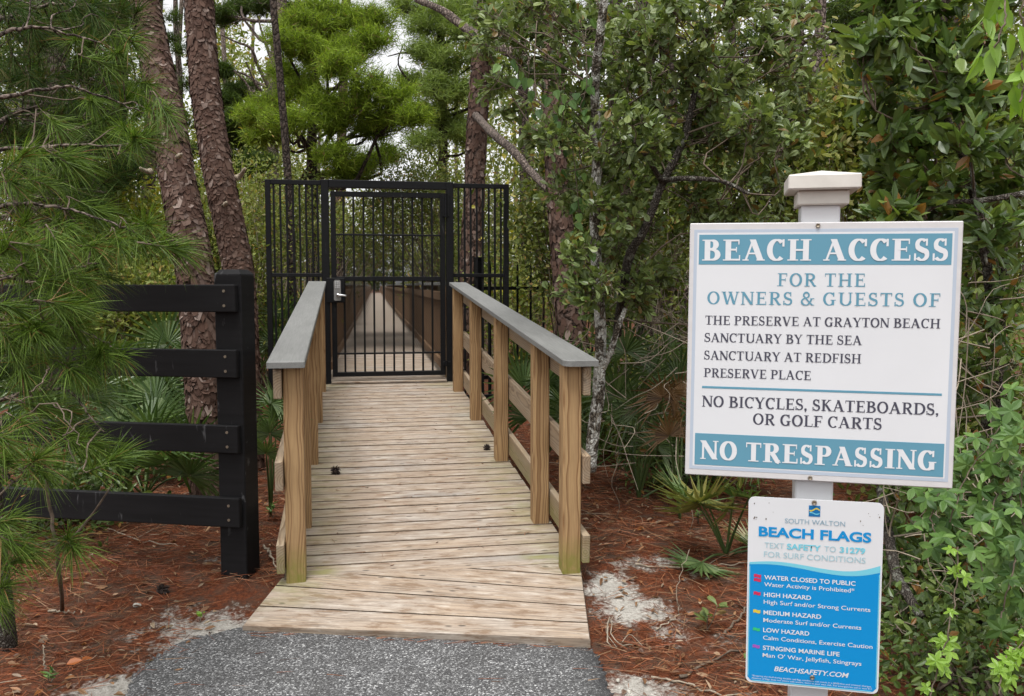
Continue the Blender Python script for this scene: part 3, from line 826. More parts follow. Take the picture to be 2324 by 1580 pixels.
# --- serif capitals drawn as pen strokes
def serif_glyphs(S, T):
    G = {}
    hs = .055
    def st(pts, w=None): return ('s', pts, w)
    def rc(x0, y0, x1, y1): return ('r', x0, y0, x1, y1)
    def sf(x, y, w): return rc(x - w / 2, 0, x + w / 2, hs) if y == 0 else rc(x - w / 2, 1 - hs, x + w / 2, 1)
    def ell(cx, cy, rx, ry, a0, a1, n=22):
        a = np.radians(np.linspace(a0, a1, n)); return [(cx + rx * math.cos(k), cy + ry * math.sin(k)) for k in a]
    h = S / 2; ft = S + .2; tt = T / 2
    x = .04 + .10 + h
    v = lambda xx, y0=0, y1=1: rc(xx - h, y0, xx + h, y1)
    G['I'] = ([v(x), sf(x, 0, ft), sf(x, 1, ft)], 2 * x)
    w2 = x + .62
    G['H'] = ([v(x), v(w2 - h + .02), rc(x, .5 - tt, w2 - h, .5 + tt), sf(x, 0, ft), sf(x, 1, ft), sf(w2 - h + .02, 0, ft), sf(w2 - h + .02, 1, ft)], w2 - h + .02 + x)
    eL = x + .46
    def vs(xx, y0, y1): return ('q', [(xx - .05, y0), (xx, y0), (xx, y1), (xx - .02, y1)])
    G['E'] = ([v(x), sf(x, 0, ft), sf(x, 1, ft), rc(x, 1 - T, eL, 1), rc(x, 0, eL + .04, T), rc(x, .52 - tt, eL - .1, .52 + tt), rc(eL - .045, .76, eL, 1), rc(eL - .01, 0, eL + .04, .26), rc(eL - .14, .40, eL - .10, .64)], eL + .1)
    G['F'] = ([v(x), sf(x, 0, ft + .06), sf(x, 1, ft), rc(x, 1 - T, eL, 1), rc(x, .5 - tt, eL - .1, .5 + tt), rc(eL - .045, .74, eL, 1), rc(eL - .14, .38, eL - .10, .62)], eL + .05)
    G['L'] = ([v(x), sf(x, 0, ft), sf(x, 1, ft), rc(x, 0, eL + .02, T), rc(eL - .03, 0, eL + .02, .28)], eL + .06)
    tc = .40
    G['T'] = ([v(tc), sf(tc, 0, ft + .06), rc(.04, 1 - T, .76, 1), rc(.04, .74, .085, 1), rc(.715, .74, .76, 1)], .80)
    r = .30
    G['P'] = ([v(x), sf(x, 0, ft + .04), sf(x, 1, ft), st([(x, 1 - tt), (x + .2, 1 - tt)] + ell(x + .2, .72, r - h * .8, .28 - tt, 90, -90) + [(x, .44 + tt)])], x + .2 + r + .06)
    G['R'] = ([v(x), sf(x, 0, ft), sf(x, 1, ft), st([(x, 1 - tt), (x + .2, 1 - tt)] + ell(x + .2, .735, r - h * .8, .265 - tt, 90, -90) + [(x, .47 + tt)]), st([(x + .2, .50), (x + .34, .28), (x + .46, .06), (x + .56, hs / 2)], S * .95), rc(x + .42, 0, x + .62, hs)], x + .64)
    G['B'] = ([v(x), sf(x, 0, ft), sf(x, 1, ft), st([(x, 1 - tt), (x + .18, 1 - tt)] + ell(x + .18, .76, .27 - h * .8, .24 - tt, 90, -90) + [(x, .52 + tt)]), st([(x, .52), (x + .2, .52)] + ell(x + .2, .26 + tt * .4, .33 - h * .8, .26 - tt * .6, 90, -90) + [(x, tt)])], x + .2 + .33 + .06)
    G['D'] = ([v(x), sf(x, 0, ft), sf(x, 1, ft), st([(x, 1 - tt), (x + .2, 1 - tt)] + ell(x + .2, .5, .46 - h * .8, .5 - tt, 90, -90) + [(x, tt)])], x + .2 + .46 + .05)
    G['O'] = ([st(ell(.46, .5, .42 - h, .51 - tt, 0, 360, 40))], .92)
    G['C'] = ([st(ell(.45, .5, .41 - h, .51 - tt, 48, 312, 32)), rc(.67, .66, .755, 1.0)], .82)
    G['G'] = ([st(ell(.45, .5, .41 - h, .51 - tt, 48, 318, 32)), rc(.67, .68, .755, 1.0), rc(.72 - S * .75, .04, .72 + S * .25, .44), rc(.52, .44 - hs, .86, .44)], .90)
    s_pts = ell(.33, .745, .265 - h * .8, .265 - tt, 40, 235, 18) + [(.40, .46)] + ell(.345, .262, .29 - h * .8, .272 - tt, 52, -148, 18)
    G['S'] = ([st(s_pts, ('S', S, T)), rc(.485, .68, .555, 1.0), rc(.05, 0, .125, .33)], .68)
    G['A'] = ([st([(.14, 0), (.44, 1)], T), st([(.42, 1), (.76, 0)], S * 1.02), rc(.25, .30, .62, .30 + T * .9), sf(.14, 0, .26), sf(.76, 0, .34)], .94)
    G['V'] = ([st([(.16, 1), (.47, 0)], S * 1.02), st([(.46, 0), (.76, 1)], T), sf(.16, 1, .32), sf(.76, 1, .26)], .90)
    G['W'] = ([st([(.15, 1), (.40, 0)], S), st([(.40, 0), (.62, .95)], T), st([(.58, 1), (.86, 0)], S), st([(.86, 0), (1.08, 1)], T), sf(.15, 1, .30), sf(.60, 1, .28), sf(1.08, 1, .24)], 1.22)
    G['N'] = ([st([(.15, 0), (.15, 1)], T * 1.15), st([(.14, 1), (.74, 0)], S), st([(.76, 0), (.76, 1)], T * 1.15), sf(.15, 0, .27), sf(.11, 1, .2), sf(.76, 1, .27)], .90)
    G['Y'] = ([st([(.13, 1), (.43, .46)], S), st([(.45, .46), (.72, 1)], T), v(.44, 0, .5), sf(.44, 0, ft), sf(.13, 1, .30), sf(.72, 1, .25)], .85)
    G['U'] = ([v(x, .35, 1), st([(x, .36)] + ell(x + .29, .33, .29, .33 - tt, 180, 360, 20) + [(x + .58, .34)]), rc(x + .58 - T * .6, .33, x + .58 + T * .6, 1), sf(x, 1, ft), sf(x + .58, 1, .26)], x + .58 + x - h + .02)
    G['K'] = ([v(x), sf(x, 0, ft), sf(x, 1, ft), st([(x, .42), (x + .46, 1)], T), st([(x + .16, .58), (x + .52, 0)], S), sf(x + .44, 1, .25), sf(x + .52, 0, .30)], x + .68)
    G['&'] = ([st(ell(.38, .78, .17, .20, -60, 200, 20) + [(.30, .60), (.62, .18), (.78, .03)], ('S', S * .85, T)), st([(.46, .60)] + ell(.36, .28, .27, .26, 110, 300, 18) + [(.62, .22), (.74, .52)], ('S', S * .85, T)), rc(.64, .49, .90, .49 + hs), rc(.70, 0, .9, hs)], .95)
    G[','] = ([rc(.06, 0, .06 + S, S), st([(.06 + S * .8, .03), (.05 + S * .4, -.14)], S * .5)], .30)
    return G
def stroke_polys(pts, w, S, T):
    P = np.array(pts, float)
    keep = np.r_[True, np.linalg.norm(np.diff(P, axis=0), axis=1) > 1e-4]; P = P[keep]
    d = nrm(np.gradient(P, axis=0)); nm = np.stack([-d[:, 1], d[:, 0]], 1)
    if w is None: wd = T + (S - T) * np.abs(d[:, 1]) ** 1.3
    elif isinstance(w, tuple):
        f = np.clip(-d[:, 0] * d[:, 1] * 2 if False else np.abs(d[:, 1]), 0, 1)
        sp_ = np.exp(-((np.linspace(0, 1, len(P)) - .5) / .17) ** 2)
        wd = w[2] + (w[1] - w[2]) * np.clip(np.maximum(sp_, .55 * f), 0, 1)
    else: wd = np.full(len(P), w)
    if len(P) == 2 and abs(d[0, 1]) > .3:       # straight diagonal: cut level top and bottom
        o = np.array([[wd[0] / 2 / abs(d[0, 1]), 0]]); A, B = P - o, P + o
    else:
        A, B = P + nm * wd[:, None] / 2, P - nm * wd[:, None] / 2
    return A, B
def serif_text(parent, txt, x0, x1, yb, cap, S, T, mat, z=.0008, space=.0, wordsp=.42, name='lettering'):
    G = serif_glyphs(S, T); x = 0; runs = []
    for ch in txt:
        if ch == ' ': x += wordsp; continue
        g, w = G[ch]; runs.append((x, g)); x += w + space
    tot = x - space; sx = (x1 - x0) / tot
    mb = Loc(); zi = 0
    for xo, g in runs:
        for e in g:
            zz = z + (zi % 12) * .00006; zi += 1
            if e[0] == 'r':
                q = np.array([(e[1], e[2]), (e[3], e[2]), (e[3], e[4]), (e[1], e[4])]); F = [np.array([[0, 1, 2, 3]])]
            elif e[0] == 'q':
                q = np.array(e[1]); F = [np.array([[0, 1, 2, 3]])]
            else:
                A, B = stroke_polys(e[1], e[2], S, T); m = len(A); q = np.concatenate([A, B]); i = np.arange(m - 1)
                F = [np.stack([i, i + m, i + m + 1, i + 1], 1)]
                p4 = q[F[0]]; ar = np.cross(p4[:, 1] - p4[:, 0], p4[:, 2] - p4[:, 0])
                F = [np.where((ar < 0)[:, None], F[0][:, ::-1], F[0])]
            V = np.c_[x0 + (q[:, 0] + xo) * sx, yb + q[:, 1] * cap, np.full(len(q), zz)]
            mb.add(V, F)
    return mb.make(name, mat, parent)
def rect(parent, name, mat, x0, x1, y0, y1, z0, z1):
    mb = Loc(); lbox(mb, x0, x1, y0, y1, z0, z1, .0002); return mb.make(name, mat, parent)
signA = thing('beach_access_sign', 'large square white beach access sign with teal bands on the white post', 'sign', None, mat=mA)
U = lambda u: (u - .5) * BW
Vv_ = lambda v: (v - .5) * BH
mb = Loc(); lbox(mb, -BW / 2, BW / 2, -BH / 2, BH / 2, -.018, 0, .002); mb.make('panel', M['board_edge'], signA)
mb = Loc()
x0, x1, y0, y1 = U(.017), U(.983), Vv_(.025), Vv_(.975); bt = .0075
lbox(mb, x0, x1, y1 - bt, y1, 0.0, .0005, .0001); lbox(mb, x0, x1, y0, y0 + bt, 0.0, .0005, .0001)
lbox(mb, x0, x0 + bt, y0 + bt, y1 - bt, 0.0, .0005, .0001); lbox(mb, x1 - bt, x1, y0 + bt, y1 - bt, 0.0, .0005, .0001)
mb.make('border', M['pale_blue'], signA)
rect(signA, 'sign_face', M['board_white'], x0 + bt, x1 - bt, y0 + bt, y1 - bt, 0, .0005)
rect(signA, 'header_band', M['teal'], U(.0365), U(.9635), Vv_(.8385), Vv_(.955), .0006, .0010)
rect(signA, 'footer_band', M['teal'], U(.0370), U(.965), Vv_(.0425), Vv_(.1695), .0006, .0010)
rect(signA, 'divider', M['teal'], U(.060), U(.949), Vv_(.350), Vv_(.359), .0006, .0010)
serif_text(signA, 'BEACH ACCESS', U(.046), U(.955), Vv_(.854), .0815 * BH, .235, .085, M['lettering_white'], .0014, .03, .40)
serif_text(signA, 'FOR THE', U(.338), U(.665), Vv_(.7555), .050 * BH, .165, .08, M['teal'], .0008, .08, .42)
serif_text(signA, 'OWNERS & GUESTS OF', U(.071), U(.932), Vv_(.683), .050 * BH, .165, .08, M['teal'], .0008, .08, .40)
serif_text(signA, 'THE PRESERVE AT GRAYTON BEACH', U(.066), U(.935), Vv_(.6025), .0355 * BH, .175, .085, M['slate'], .0008, .0, .34)
serif_text(signA, 'SANCTUARY BY THE SEA', U(.064), U(.659), Vv_(.534), .0355 * BH, .175, .085, M['slate'], .0008, .0, .34)
serif_text(signA, 'SANCTUARY AT REDFISH', U(.064), U(.659), Vv_(.464), .0355 * BH, .175, .085, M['slate'], .0008, .0, .34)
serif_text(signA, 'PRESERVE PLACE', U(.065), U(.477), Vv_(.3945), .0355 * BH, .175, .085, M['slate'], .0008, .0, .34)
serif_text(signA, 'NO BICYCLES, SKATEBOARDS,', U(.061), U(.942), Vv_(.2765), .044 * BH, .175, .085, M['slate'], .0008, .0, .34)
serif_text(signA, 'OR GOLF CARTS', U(.259), U(.742), Vv_(.213), .044 * BH, .175, .085, M['slate'], .0008, .0, .34)
serif_text(signA, 'NO TRESPASSING', U(.058), U(.942), Vv_(.0665), .0745 * BH, .235, .085, M['lettering_white'], .0014, .02, .34)
def screw(parent, x, y, r=.0055):
    mb = Loc(); a = np.linspace(0, 2 * math.pi, 14, endpoint=False)
    c1 = np.c_[x + r * np.cos(a), y + r * np.sin(a), np.full(14, .0012)]; c2 = np.c_[x + r * .75 * np.cos(a), y + r * .75 * np.sin(a), np.full(14, .0045)]
    i = np.arange(14); j = (i + 1) % 14
    mb.add(np.concatenate([c1, c2, [[x, y, .0030]]]), [np.c_[i, j, j + 14, i + 14], np.c_[i + 14, j + 14, np.full(14, 28)]])
    mb.make('screw', M['screw'], parent)
screw(signA, U(.484), Vv_(.987)); screw(signA, U(.484), Vv_(.012))

LW, LH = .305, .4639
signB = thing('beach_flags_sign', 'small blue and white beach flags sign hung below the larger sign', 'sign', None, mat=mB)
u = lambda k: (k - .5) * LW
v = lambda k: (k - .5) * LH
def rounded(x0, x1, y0, y1, r, n=6):
    p = []
    for cx, cyy, a in ((x1 - r, y0 + r, -90), (x1 - r, y1 - r, 0), (x0 + r, y1 - r, 90), (x0 + r, y0 + r, 180)):
        for q in np.radians(np.linspace(a, a + 90, n)): p.append((cx + r * math.cos(q), cyy + r * math.sin(q)))
    return p
mb = Loc(); prism(mb, rounded(-LW / 2, LW / 2, -LH / 2, LH / 2, .014), -.003, 0); mb.make('panel', M['board_white'], signB)
wx = np.linspace(0, 1, 40)
top_ = np.interp(wx, [0, .12, .24, .40, .56, .70, .80, .90, 1.0], [.652, .662, .665, .656, .642, .635, .638, .652, .677])
bot_ = np.interp(wx, [0, .12, .24, .40, .56, .70, .80, .90, 1.0], [.640, .647, .647, .636, .620, .612, .613, .622, .641])
def smooth_(a):
    for _ in range(6): a = np.r_[a[0], (a[:-2] + 2 * a[1:-1] + a[2:]) / 4, a[-1]]
    return a
top_, bot_ = smooth_(top_), smooth_(bot_)
mg = .004; xw = (wx - .5) * (LW - 2 * mg)
mb = Loc(); V_ = np.concatenate([np.c_[xw, v(bot_), np.full(40, .0005)], np.c_[xw, v(top_), np.full(40, .0005)]]); i = np.arange(39)
mb.add(V_, [np.c_[i, i + 1, i + 41, i + 40]]); mb.make('wave_band', M['aqua'], signB)
low = rounded(-LW / 2 + mg, LW / 2 - mg, -LH / 2 + mg, LH / 2, .011)
lowc = [p for p in low if p[1] < 0]
br = [p for p in lowc if p[0] > 0]; bl = [p for p in lowc if p[0] < 0]
mb = Loc(); xb = xw; yb_ = v(bot_) - .0002
ylow = np.interp(xb, [-LW / 2 + mg, -LW / 2 + mg + .004, -LW / 2 + mg + .011, LW / 2 - mg - .011, LW / 2 - mg - .004, LW / 2 - mg], np.array([.011, .0035, 0, 0, .0035, .011]) - LH / 2 + mg)
V_ = np.concatenate([np.c_[xb, ylow, np.full(40, .0004)], np.c_[xb, yb_, np.full(40, .0004)]]); mb.add(V_, [np.c_[i, i + 1, i + 41, i + 40]]); mb.make('blue_field', M['blue'], signB)
# thin aqua edge inside the blue field
mb = Loc()
for xs in (-LW / 2 + mg + .0005, LW / 2 - mg - .0025): lbox(mb, xs, xs + .002, -LH / 2 + .016, v(.63), .0006, .0009, .0001)
lbox(mb, -LW / 2 + .016, LW / 2 - .016, -LH / 2 + mg + .0005, -LH / 2 + mg + .0025, .0006, .0009, .0001); mb.make('border', M['aqua'], signB)
def sans(parent, txt, x0, x1, yb, cap, mat, bold=0.0, z=.0010, shear=0.0):
    c = bpy.data.curves.new('lettering', 'FONT'); c.body = txt; c.offset = bold; c.shear = shear; c.resolution_u = 4; c.size = 1
    o = bpy.data.objects.new('lettering', c); COL.objects.link(o)
    bpy.context.view_layer.update()
    me = bpy.data.meshes.new_from_object(o.evaluated_get(bpy.context.evaluated_depsgraph_get()))
    bpy.data.objects.remove(o); bpy.data.curves.remove(c)
    nv = len(me.vertices); co = np.empty(nv * 3, np.float32); me.vertices.foreach_get('co', co); co = co.reshape(-1, 3)
    xa, xb2 = co[:, 0].min(), co[:, 0].max()
    co[:, 0] = x0 + (co[:, 0] - xa) * (x1 - x0) / (xb2 - xa); co[:, 1] = yb + co[:, 1] * cap / .72; co[:, 2] = z
    me.vertices.foreach_set('co', co.ravel()); me.update(); me.name = 'lettering'
    me.materials.clear(); me.materials.append(mat)
    ob = bpy.data.objects.new('lettering', me); COL.objects.link(ob); ob.parent = parent
    return ob
sans(signB, 'SOUTH WALTON', u(.277), u(.722), v(.871), .026 * LH, M['grey_blue'])
sans(signB, 'BEACH FLAGS', u(.081), u(.915), v(.796), .050 * LH, M['blue'], .035)
for a_, b_, t_, bo, mt in ((.127, .275, 'TEXT', 0, 'light_aqua'), (.296, .550, 'SAFETY', .03, 'aqua'), (.575, .660, 'TO', 0, 'light_aqua'), (.688, .874, '31279', .03, 'aqua')):
    sans(signB, t_, u(a_), u(b_), v(.734), .030 * LH, M[mt], bo)
sans(signB, 'FOR SURF CONDITIONS', u(.123), u(.878), v(.685), .031 * LH, M['light_aqua'])
for t_, b_, y_ in (('WATER CLOSED TO PUBLIC', .810, .565), ('HIGH HAZARD', .486, .4725), ('MEDIUM HAZARD', .565, .376), ('LOW HAZARD', .479, .281), ('STINGING MARINE LIFE', .708, .1845)):
    sans(signB, t_, u(.129), u(b_), v(y_), .0235 * LH, M['lettering_white'], .018)
for t_, b_, y_ in (('Water Activity is Prohibited*', .804, .528), ('High Surf and/or Strong Currents', .924, .4335), ('Moderate Surf and/or Currents', .862, .3355), ('Calm Conditions, Exercise Caution', .948, .240), ("Man O' War, Jellyfish, Stingrays", .871, .145)):
    sans(signB, t_, u(.129), u(b_), v(y_), .0225 * LH, M['lettering_white'], .006)
sans(signB, 'BEACHSAFETY.COM', u(.219), u(.781), v(.074), .0265 * LH, M['lettering_white'], .015, .001, .25)
sans(signB, '*Entering the Gulf during double red flag conditions can result in a $500 fine and criminal charges.', u(.049), u(.95), v(.0345), .0085 * LH, M['lettering_white'], .0)
sans(signB, 'Absence of flags does not assure safe waters. Swim at your own risk. For emergencies call or text 911', u(.046), u(.952), v(.0215), .0085 * LH, M['lettering_white'], .0)
for y1_, y0_, mt in ((.589, .573, 'red'), (.568, .551, 'red'), (.495, .478, 'red'), (.398, .381, 'yellow'), (.300, .284, 'green'), (.207, .191, 'purple')):
    mb = Loc(); xx = np.linspace(u(.050), u(.105), 8); yy = .0010 * np.sin(np.linspace(0, 6.28, 8)); i = np.arange(7)
    mb.add(np.concatenate([np.c_[xx, v(y0_) + yy, np.full(8, .001)], np.c_[xx, v(y1_) + yy, np.full(8, .001)]]), [np.c_[i, i + 1, i + 9, i + 8]])
    mb.make('flag_symbol', M[mt], signB)
rect(signB, 'logo', M['deep_blue'], u(.453), u(.538), v(.913), v(.971), .0005, .0009)
for yc_, mt, th in ((.949, 'yellow', .0036), (.930, 'aqua', .0024)):
    mb = Loc(); xx = np.linspace(u(.458), u(.533), 16); yy = v(yc_) + .0030 * np.sin(np.linspace(-2.4, 3.4, 16)) * (1 if mt == 'yellow' else -.6); i = np.arange(15)
    mb.add(np.concatenate([np.c_[xx, yy - th / 2, np.full(16, .0012)], np.c_[xx, yy + th / 2, np.full(16, .0012)]]), [np.c_[i, i + 1, i + 17, i + 16]]); mb.make('logo_wave', M[mt], signB)
screw(signB, u(.492), v(.986), .006); screw(signB, u(.509), v(.058), .006)
# dirt specks
mb = Loc()
for _ in range(14):
    x_, y_ = rng.uniform(.09, .145) * random.choice((-1, 1)), rng.uniform(.17, .225); r_ = rng.uniform(.0006, .0016)
    a = np.linspace(0, 6.28, 7)[:-1]; mb.add(np.c_[x_ + r_ * np.cos(a), y_ + 1.6 * r_ * np.sin(a), np.full(6, .0009)], [np.arange(6)[None]])
mb.make('dirt_speck', M['twig'], signB)
# ================================================================== TREES AND PLANTS
def P3(lst):                                  # [(px, py, Y), ...] -> world points
    return np.array([at(*q) for q in lst])
def ppm(Y): return FPX / Y                    # photo pixels per metre at distance Y
def nearest(path, c, drop):
    d = np.linalg.norm(path - (c - np.array([0, 0, drop])), axis=1)
    return int(d.argmin())
def grow(wood, trunk, clumps, tw=14, br=.02, twr=.004, drop=.35, twist=.12, bend=.25, flat=.8):
    """limbs from the trunk to every clump, twigs inside it; returns twig paths (n,4,3)"""
    out = []
    for c, r in clumps:
        k = nearest(trunk, c, drop * np.linalg.norm(c - trunk[nearest(trunk, c, 0)]))
        a = trunk[k]; L = np.linalg.norm(c - a)
        w1 = a + (c - a) * .35 + rng.normal(size=3) * L * twist - np.array([0, 0, L * bend * .3])
        w2 = a + (c - a) * .7 + rng.normal(size=3) * L * twist * .7
        pth = spline([a, w1, w2, c], 9)
        if wood is not None: tube(wood, pth, [br * min(1.4, .5 + L * .25), br * .25], 5, .08, False)
        for _ in range(tw):
            e = c + insphere(1)[0] * r * np.array([1, 1, flat])
            s = pth[rng.integers(5, 9)]
            m1 = s + (e - s) * .4 + rng.normal(size=3) * r * .14; m2 = s + (e - s) * .75 + rng.normal(size=3) * r * .12
            out.append([s, m1, m2, e])
            if wood is not None: tube(wood, spline([s, m1, m2, e], 5), [twr, twr * .4], 3, 0, False)
    return np.array(out)
def twig_pts(tw, n, lo=.35):
    """n points on every twig, with the twig direction there"""
    k = len(tw); u = lo + (1 - lo) * rng.random((k, n)) ** .7
    s = np.clip(u * 3, 0, 2.999); i = s.astype(int); f = (s - i)[..., None]
    kk = np.arange(k)[:, None]
    a, b = tw[kk, i], tw[kk, i + 1]
    return (a + (b - a) * f).reshape(-1, 3), nrm(b - a).reshape(-1, 3)
UP3 = np.array([0, 0, 1.0])
def leaf_on(mb, tw, n, L, Wd, shape='oak', upb=.7, out=.9, lo=.35, jit=.02):
    p, d = twig_pts(tw, n, lo); N = len(p)
    d2 = nrm(d * .7 + rng.normal(size=(N, 3)) * out * .6 + UP3 * .1)
    nn_ = nrm(UP3 * upb + rng.normal(size=(N, 3)) * .55 + np.array([0, -.25, 0]))
    leaves(mb, p + rng.normal(size=(N, 3)) * jit, d2, nn_, L * rnd(N, .65, 1.2), Wd * rnd(N, .7, 1.2), shape)
def puff_on(mb, tw, n, L, w, lo=.45, droop=.1, jit=.03, spread=.9, up=.35):
    p, d = twig_pts(tw, n, lo); N = len(p)
    d2 = nrm(d * .7 + rng.normal(size=(N, 3)) * spread + UP3 * up)
    needles(mb, p + rng.normal(size=(N, 3)) * jit, d2, L * rnd(N, .7, 1.2), w, droop, 1)
def clumps_px(lst, jd=0.4, k=1.0):
    return [(at(px, py, Y + rng.uniform(-jd, jd)), k * r / ppm(Y)) for px, py, Y, r in lst]
def flakes(mb, path, rad, n, size, lift=.010):
    P = spline(path, 60); m = len(P); s = rng.random(n) * (m - 1.01); k = s.astype(int); f = (s - k)[:, None]
    c = P[k] * (1 - f) + P[k + 1] * f; T = nrm(P[k + 1] - P[k]); R = np.interp(s, np.linspace(0, m - 1, len(rad)), rad)
    A = nrm(np.cross(T, [0, 1.0, 0])); B = np.cross(T, A)
    th = rnd(n, 0, 2 * math.pi); w = size * rnd(n, .5, 1.25); h = size * rnd(n, .6, 2.0)
    a = np.linspace(0, 2 * math.pi, 7)[:-1]
    lf = lift * rnd(n, .3, 1.3); V = []
    for q in a:
        jw, jh = rnd(n, .6, 1.25), rnd(n, .6, 1.25)
        t2 = th + math.cos(q) * w * jw * .5 / R; hh = math.sin(q) * h * jh * .5
        rr_ = R + .003 + lf * (.5 - .5 * math.sin(q)) * rnd(n, .6, 1.3)
        V.append(c + T * hh[:, None] + rr_[:, None] * (np.cos(t2)[:, None] * A + np.sin(t2)[:, None] * B))
    V = np.stack(V, 1).reshape(-1, 3); b = (np.arange(n) * 6)[:, None]
    F = b + np.arange(6)[None]
    mb.add(V, [F])
def trunk_mesh(name, path, rad, mat, parent, sides=14, n=40, wob=.05):
    mb = MB(); tube(mb, spline(path, n), rad, sides, wob); return mb.build(name, mat, parent, True)
def gnd(p): return np.array([p[0], p[1], float(gz(p[0], p[1]))])

# ---- two big flaky pines behind the board fence
def big_pine(label, pts, rad, nfl, stubs):
    path = P3(pts); base = gnd(path[0]); path = np.concatenate([[base - [0, 0, .1]], path])
    t = thing('pine_tree', label, 'tree', base)
    tr = trunk_mesh('trunk', path, rad, M['pine_bark'], t, 20, 70, .07)
    mb = MB(); flakes(mb, path, rad, nfl, .050, .010); flakes(mb, path, rad, nfl // 3, .085, .008); flakes(mb, path, rad, nfl // 2, .030, .012); mb.build('bark_flake', M['flake'], tr)
    for a_, b_, r_ in stubs:
        mb = MB(); tube(mb, spline(P3([a_, ((a_[0] + b_[0]) / 2, (a_[1] + b_[1]) / 2 + 5, a_[2]), b_]), 6), [r_, r_ * .8, r_ * .35], 7, .15); mb.build('branch_stub', M['pale_twig'], t, True)
    return t, path
big_pine('thick leaning pine trunk with flaky reddish bark rising directly behind fence boards',
         [(474, 1100, 5.6), (464, 900, 5.6), (445, 640, 5.6), (425, 520, 5.6), (402, 400, 5.65), (376, 245, 5.7), (350, 122, 5.75), (328, 0, 5.8), (298, -220, 5.9)],
         [.115, .112, .110, .108, .106, .102, .097, .09, .083, .078], 3000, [((345, 388, 5.5), (318, 381, 5.4), .02), ((402, 352, 5.5), (412, 349, 5.42), .02)])
big_pine('flaky pale barked pine trunk standing behind the tall black fence post',
         [(562, 1060, 6.6), (556, 850, 6.6), (543, 640, 6.6), (527, 540, 6.6), (497, 400, 6.6), (474, 260, 6.65), (462, 160, 6.7), (451, 0, 6.75), (438, -220, 6.8)],
         [.118, .114, .108, .105, .103, .102, .101, .10, .10, .095], 3200, [((536, 405, 6.55), (556, 382, 6.4), .026), ((505, 462, 6.5), (514, 459, 6.42), .024)])
# ---- trunks right of the gate
def plain_pine(label, pts, rad, mat='pine_bark', nfl=0, fs=.05, name='pine_tree', group=None):
    path = P3(pts); base = gnd(path[0]); path = np.concatenate([[base - [0, 0, .1]], path])
    t = thing(name, label, 'tree', base, group)
    tr = trunk_mesh('trunk', path, rad, M[mat], t, 12, 40, .06)
    if nfl:
        mb = MB(); flakes(mb, path, rad, nfl, fs, .009); mb.build('bark_flake', M['flake'], tr)
    return t, path
tC, pathC = plain_pine('straight grey pink pine trunk seen through the right gate panel', [(1058, 800, 12), (1066, 640, 12), (1076, 450, 12), (1082, 300, 12), (1092, 150, 12), (1103, 0, 12), (1112, -200, 12)], [.165, .16, .15, .14, .135, .13, .12, .11], 'pine_bark', 1500, .07)
tD, pathD = plain_pine('dark red brown pine trunk standing behind the picket fence and palmettos', [(1308, 850, 7.6), (1298, 760, 7.6), (1284, 620, 7.6), (1272, 500, 7.6), (1264, 400, 7.6), (1260, 260, 7.6), (1252, 100, 7.7), (1248, -80, 7.8), (1244, -220, 7.8)], [.15, .145, .128, .112, .10, .095, .09, .09, .085, .08], 'pine_bark', 1100, .06)
mb = MB()
tube(mb, spline(P3([(1080, 262, 11.8), (1120, 305, 9.5), (1165, 342, 8.6), (1200, 385, 8.2), (1240, 425, 7.7), (1262, 440, 7.6)]), 24), [.05, .045, .04, .035, .045], 7, .12)
tag(mb.build('fallen_limb', M['bark_grey'], None, True), 'crooked grey dead limb leaning between the two right hand pine trunks', 'limb')
mb = MB()
tube(mb, spline(P3([(945, 0, 9.5), (1000, 22, 9.2), (1050, 60, 9.0), (1100, 92, 8.6), (1190, 135, 8.2), (1255, 210, 7.7)]), 20), [.03, .04, .05, .06, .06], 7, .12)
mb.build('branch', M['bark_grey'], tD, True)

